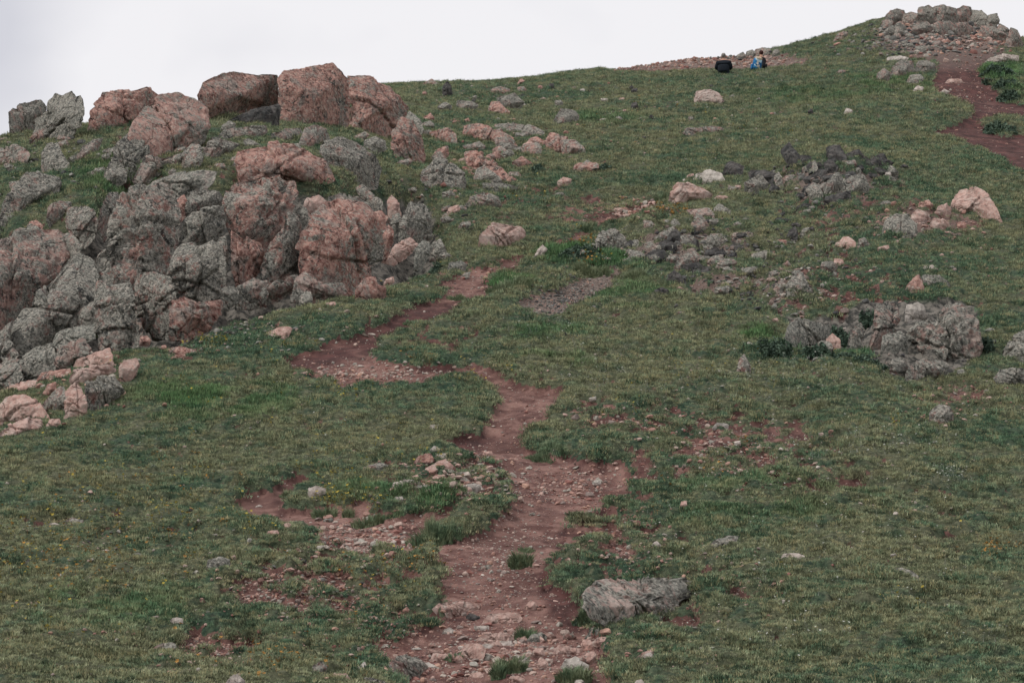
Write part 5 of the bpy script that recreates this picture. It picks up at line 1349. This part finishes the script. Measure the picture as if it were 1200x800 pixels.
for args in [
 ("dark blue-green bush above the cleft of the small right hand cliff", 1020,374,24,22,M_SHR),
 ("round dark bush in the middle of the small right hand cliff", 988,397,28,24,M_SHR),
 ("low bush spreading under the broad grey-green slab", 958,418,46,14,M_SHR),
 ("wide dark bush left of the broad grey-green slab", 908,417,46,22,M_SHR),
 ("leafy patch along the foot of the small right hand cliff", 1010,424,60,10,M_SHR),
 ("small bush at the right side of the dark crag", 1153,408,26,14,M_SHR),
 ("leafy plants before the leaning slabs right of the outcrop", 500,318,36,12,M_SHR),
 ("bushy weeds with yellow flowers at the right foot of the round cliff face", 437,318,30,22,M_SHR),
 ("dark leafy mat below the long pale rock at the upper right", 1168,88,40,12,M_SHR),
 ("second leafy mat lower on the upper red path's right bank", 1180,104,32,10,M_SHR),
 ("round leafy mat on the upper red path's right bank", 1158,100,14,8,M_SHR),
 ("leafy clump at the lower right bank of the upper red path", 1182,118,28,12,M_SHR),
 ("low leafy hump in the lower loop of the upper red path", 1172,153,44,9,M_SHR),
 ("small grey-green shrub in grass below the bedrock band", 709,199,16,8,M_SHR),
 ("round shrub beside the mottled boulder right of the outcrop", 630,204,18,10,M_SHR),
 ("leafy plants on the bank above the scree", 680,300,50,14,M_SHR),
 ("weeds with yellow flowers at the foot of the tall pillar", 140,408,60,12,M_SHR),
 ("pale leafed rosette beneath the large flat boulder's left corner", 683,731,18,10,M_SHR),
 ]: tussock(*args, leafy=True, cat='shrub', name='low_shrub')

# ---------------------------------------------------------------- two people sitting on the crest
def skin_mesh(name, joints, edges, mat, parent, sub=2, smooth=True):
    me = bpy.data.meshes.new(name)
    me.from_pydata([j[:3] for j in joints], edges, []); me.update()
    me.materials.append(mat)
    o = bpy.data.objects.new(name, me); SC.collection.objects.link(o)
    if parent: o.parent = parent
    sk = o.modifiers.new("skin", 'SKIN'); sk.use_smooth_shade = True
    for i, j in enumerate(joints):
        me.skin_vertices[0].data[i].radius = (j[3], j[4] if len(j) > 4 else j[3])
    me.skin_vertices[0].data[0].use_root = True
    s = o.modifiers.new("sub", 'SUBSURF'); s.levels = sub; s.render_levels = sub
    dg_ = bpy.context.evaluated_depsgraph_get()
    nm = bpy.data.meshes.new_from_object(o.evaluated_get(dg_))
    o.modifiers.clear(); o.data = nm; nm.name = name
    return o
SKIN = flat_mat("skin", (.42, .24, .17), .6, .06)
def blob(name, c, r, mat, parent, lvl=3, nz_=.12, seed=0, cut=None):
    n, f = ico(lvl); p = n * np.array(r) * (1 + nz_ * fbm3(n * 2.5 + seed, 2, seed))[:, None]
    if cut: p[:, 2] = np.maximum(p[:, 2], cut)
    o = link(name, mesh_np(name, p + np.array(c), f, mat, True), parent)
    return o
def person(label, u_, v_, turn, jacket, trousers, hair, s=1.0, broad=1.0, dist=None):
    x, y, z = hit(u_, v_)
    if dist: y = dist; x = float(pix2at(u_, v_)[0]) * y; z = gz(x, y)
    P0 = bpy.data.objects.new("person", None); SC.collection.objects.link(P0)
    P0.location = (x, y, z); P0.rotation_euler = (0, 0, turn); P0.scale = (s, s, s)
    tag(P0, label, 'person')
    b = broad
    J = [(0, 0, .12, .14 * b, .12), (0, .02, .30, .15 * b, .11), (0, .06, .47, .16 * b, .12), (0, .09, .57, .10, .09), (0, .11, .64, .052), (0, .13, .74, .085, .10), (0, .14, .83, .07, .085),
         (-.19 * b, .09, .54, .065), (-.235 * b, .10, .34, .052), (-.20 * b, .30, .28, .042), (-.14, .42, .31, .034), (-.12, .48, .32, .030, .018),
         (.19 * b, .09, .54, .065), (.235 * b, .10, .34, .052), (.20 * b, .30, .28, .042), (.14, .42, .31, .034), (.12, .48, .32, .030, .018),
         (-.10, .05, .11, .095), (-.15, .42, .36, .068), (-.14, .66, .06, .050), (-.14, .80, .05, .040),
         (.10, .05, .11, .095), (.15, .42, .36, .068), (.14, .66, .06, .050), (.14, .80, .05, .040)]
    E = [(0, 1), (1, 2), (2, 3), (3, 4), (4, 5), (5, 6), (3, 7), (7, 8), (8, 9), (9, 10), (10, 11), (3, 12), (12, 13), (13, 14), (14, 15), (15, 16), (0, 17), (17, 18), (18, 19), (19, 20), (0, 21), (21, 22), (22, 23), (23, 24)]
    for sx, hi in ((-1, 11), (1, 16)):      # four fingers and a thumb on each hand
        for k_ in range(4):
            J.append((sx * (.085 + .021 * k_), .535 + .01 * (k_ in (1, 2)), .315, .009)); E.append((hi, len(J) - 1))
            J.append((sx * (.083 + .021 * k_), .558 + .012 * (k_ in (1, 2)), .296, .008)); E.append((len(J) - 2, len(J) - 1))
        J.append((sx * .075, .49, .335, .010)); E.append((hi - 1, len(J) - 1))
    skin_mesh("body", J, E, SKIN, P0, 1)
    g = .030
    JJ = [(0, -.02, .01, .19 * b + g, .15 + g), (0, .01, .22, .175 * b + g, .14 + g), (0, .03, .38, .19 * b + g, .135 + g), (0, .07, .50, .17 * b + g, .12 + g), (0, .10, .60, .075, .075),
          (-max(.175 * b, .15), .08, .475, .105 + g * .5), (-.225 * b, .08, .30, .088 + g * .5), (-.21 * b, .29, .28, .058), (-.16, .37, .30, .050),
          (max(.175 * b, .15), .08, .475, .105 + g * .5), (.225 * b, .08, .30, .088 + g * .5), (.21 * b, .29, .28, .058), (.16, .37, .30, .050)]
    skin_mesh("jacket", JJ, [(0, 1), (1, 2), (2, 3), (3, 4), (3, 5), (5, 6), (6, 7), (7, 8), (3, 9), (9, 10), (10, 11), (11, 12)], jacket, P0)
    TJ = [(0, .02, .11, .17, .13), (-.11, .08, .12, .115), (-.15, .42, .37, .085), (-.14, .64, .09, .07), (.11, .08, .12, .115), (.15, .42, .37, .085), (.14, .64, .09, .07)]
    skin_mesh("trousers", TJ, [(0, 1), (1, 2), (2, 3), (0, 4), (4, 5), (5, 6)], trousers, P0)
    for sx in (-1, 1):
        blob("shoe", (sx * .14, .78, .045), (.05, .13, .05), flat_mat("shoe_leather", (.05, .04, .035)), P0, 2, .04, 3)
    blob("hair", (0, .115, .80), (.098, .112, .115), hair, P0, 3, .10, 5)
    for sx in (-1, 1):
        blob("ear", (sx * .09, .15, .755), (.014, .022, .032), SKIN, P0, 2, .02)
        blob("eye", (sx * .032, .232, .775), (.012, .010, .009), flat_mat("eye_white", (.5, .5, .48)), P0, 2, .0)
    blob("nose", (0, .245, .745), (.016, .022, .024), SKIN, P0, 2, .02)
    blob("mouth", (0, .228, .705), (.026, .010, .008), flat_mat("lips", (.30, .12, .10)), P0, 2, .0)
    return P0
M_NAVY = flat_mat("jacket_navy", (.010, .014, .020), .9)
M_DK = flat_mat("cloth_charcoal", (.018, .018, .022), .9)
M_JEAN = flat_mat("trousers_denim", (.035, .045, .07), .9)
P1 = person("person with grey hair and broad dark navy jacket, seated, seen from behind", 848, 88, -.15, M_NAVY, M_JEAN, flat_mat("hair_grey", (.20, .18, .165), .9), 1.02, 1.32, 99)
P2 = person("person with dark reddish hair and dark jacket seated beside a blue pack", 894, 85, .5, M_DK, M_DK, flat_mat("hair_auburn", (.055, .022, .02), .9), .93, .55, 101)
# patterned backpack propped against the second person
x, y = float(pix2at(886, 84)[0]) * 100.6, 100.6
bpk = bpy.data.objects.new("backpack", None); SC.collection.objects.link(bpk); bpk.location = (x, y, gz(x, y)); bpk.rotation_euler = (.15, .12, .25)
tag(bpk, "blue backpack with cream and white patches standing against the right hand seated person", "backpack")
def pack_mat():
    m_, nt, b = new_mat("pack_fabric", .8); q = N(nt)
    vec = q.node("ShaderNodeTexCoord").outputs["Object"]
    v1 = q.node("ShaderNodeTexVoronoi"); v1.inputs["Scale"].default_value = 7.5; nt.links.new(vec, v1.inputs["Vector"])
    r_ = q.node("ShaderNodeValToRGB"); r_.color_ramp.interpolation = 'CONSTANT'
    el = r_.color_ramp.elements; el.new(.5); el.new(.7)
    for i_, (p_, c_) in enumerate([(0, (.02, .12, .28)), (.4, (.03, .20, .42)), (.62, (.55, .52, .45)), (.8, (.45, .60, .66))]):
        el[i_].position = p_; el[i_].color = c_ + (1,)
    sx_ = q.node("ShaderNodeSeparateColor"); nt.links.new(v1.outputs["Color"], sx_.inputs[0]); nt.links.new(sx_.outputs[0], r_.inputs[0])
    nt.links.new(r_.outputs[0], b.inputs["Base Color"]); return m_
M_PK = pack_mat(); M_CREAM = flat_mat("pack_cream", (.55, .45, .33))
def pack_part(name, c, r, mat, pw=4.0):
    n, f = ico(4); p = n / ((np.abs(n) ** pw).sum(1) ** (1 / pw))[:, None] * np.array(r)
    p = p + n * (0.012 * fbm3(n * 3, 2, 4))[:, None]
    return link(name, mesh_np(name, p + np.array(c), f, mat, True), bpk)
pack_part("pack_body", (0, 0, .27), (.19, .13, .28), M_PK)
pack_part("lid", (.03, -.01, .53), (.15, .12, .075), M_CREAM, 3)
pack_part("front_pocket", (-.04, -.13, .19), (.12, .05, .12), M_PK)
pack_part("side_pocket", (-.20, 0, .15), (.05, .08, .12), flat_mat("pack_blue", (.02, .13, .30)))
for sx in (-1, 1):
    V = []; F = []
    for i in range(13):
        t_ = i / 12; zz_ = .50 - .44 * t_; yy_ = .12 + .09 * math.sin(math.pi * t_)
        for dx, dy in ((-.022, 0), (.022, 0), (.022, .012), (-.022, .012)): V.append((sx * .09 + dx, yy_ + dy, zz_))
    for i in range(12):
        for k_ in range(4): F.append((i * 4 + k_, i * 4 + (k_ + 1) % 4, i * 4 + 4 + (k_ + 1) % 4, i * 4 + 4 + k_))
    link("shoulder_strap", mesh_np("shoulder_strap", V, F, M_DK, True), bpk)
# ---------------------------------------------------------------- labels: say which one of a family
fams = {}
for o in SC.objects:
    if o.parent is None and o.get("group") and o.get("label"): fams.setdefault((o["group"], o["label"]), []).append(o)
ORD = ["first", "second", "third", "fourth", "fifth", "sixth", "seventh", "eighth", "ninth", "tenth", "eleventh", "twelfth"]
for (g, lab), L in fams.items():
    if len(L) < 2: continue
    uv = [at2pix(o.location.x / o.location.y, (o.location.z - EYE) / o.location.y) for o in L]
    U = np.array([float(p[0]) for p in uv]); V_ = np.array([float(p[1]) for p in uv])
    ub_ = np.quantile(U, [1 / 3, 2 / 3]); vb_ = np.quantile(V_, [1 / 3, 2 / 3])
    cells = {}
    base = lab
    for w_ in ("grey or pink ", "dark or grey ", "pink or grey ", "dark or pink ", "grey or green ", "rough "): base = base.replace(w_, "")
    for o, u_, v_ in zip(L, U, V_):
        cx_ = ("left", "centre", "right")[int((u_ > ub_[0])) + int(u_ > ub_[1])]
        cy_ = ("upper", "", "lower")[int((v_ > vb_[0])) + int(v_ > vb_[1])]
        b_ = base
        h_ = o.get("hue")
        if h_:
            for w_ in ("pale pink ", "dark ", "grey ", "pink ", "pale "):
                if b_.startswith(w_): b_ = b_[len(w_):]; break
            if b_.startswith("small dark "): b_ = "small " + b_[11:]
            b_ = h_ + " " + b_
        cells.setdefault((b_, (cy_ + " " + cx_).strip()), []).append((u_, o))
    for (b_, cell), M_ in cells.items():
        M_.sort(key=lambda t: t[0])
        for k_, (u_, o) in enumerate(M_):
            tail = cell + " part" if len(M_) == 1 else cell + " part, " + ("leftmost" if k_ == 0 else "rightmost" if k_ == len(M_) - 1 else ORD[min(k_, 11)] + " from left")
            t_ = b_ + ", " + tail
            while len(t_.split()) > 16 and " the " in t_: t_ = t_.replace(" the ", " ", 1)
            if len(t_.split()) > 16: t_ = t_.replace(" part", "")
            o["label"] = t_
for o in SC.objects:
    if "hue" in o: del o["hue"]
from collections import Counter
print("sizes", Counter((o.name.split(".")[0], len(o.data.polygons)) for o in SC.objects if o.type == "MESH").most_common(12))
print("objects", len(SC.objects), "tris", sum(len(m_.loop_triangles) or sum(len(p.vertices) - 2 for p in m_.polygons) for m_ in {o.data for o in SC.objects if o.type == 'MESH' and o.data is not gme}) + len(gme.polygons) * 2)
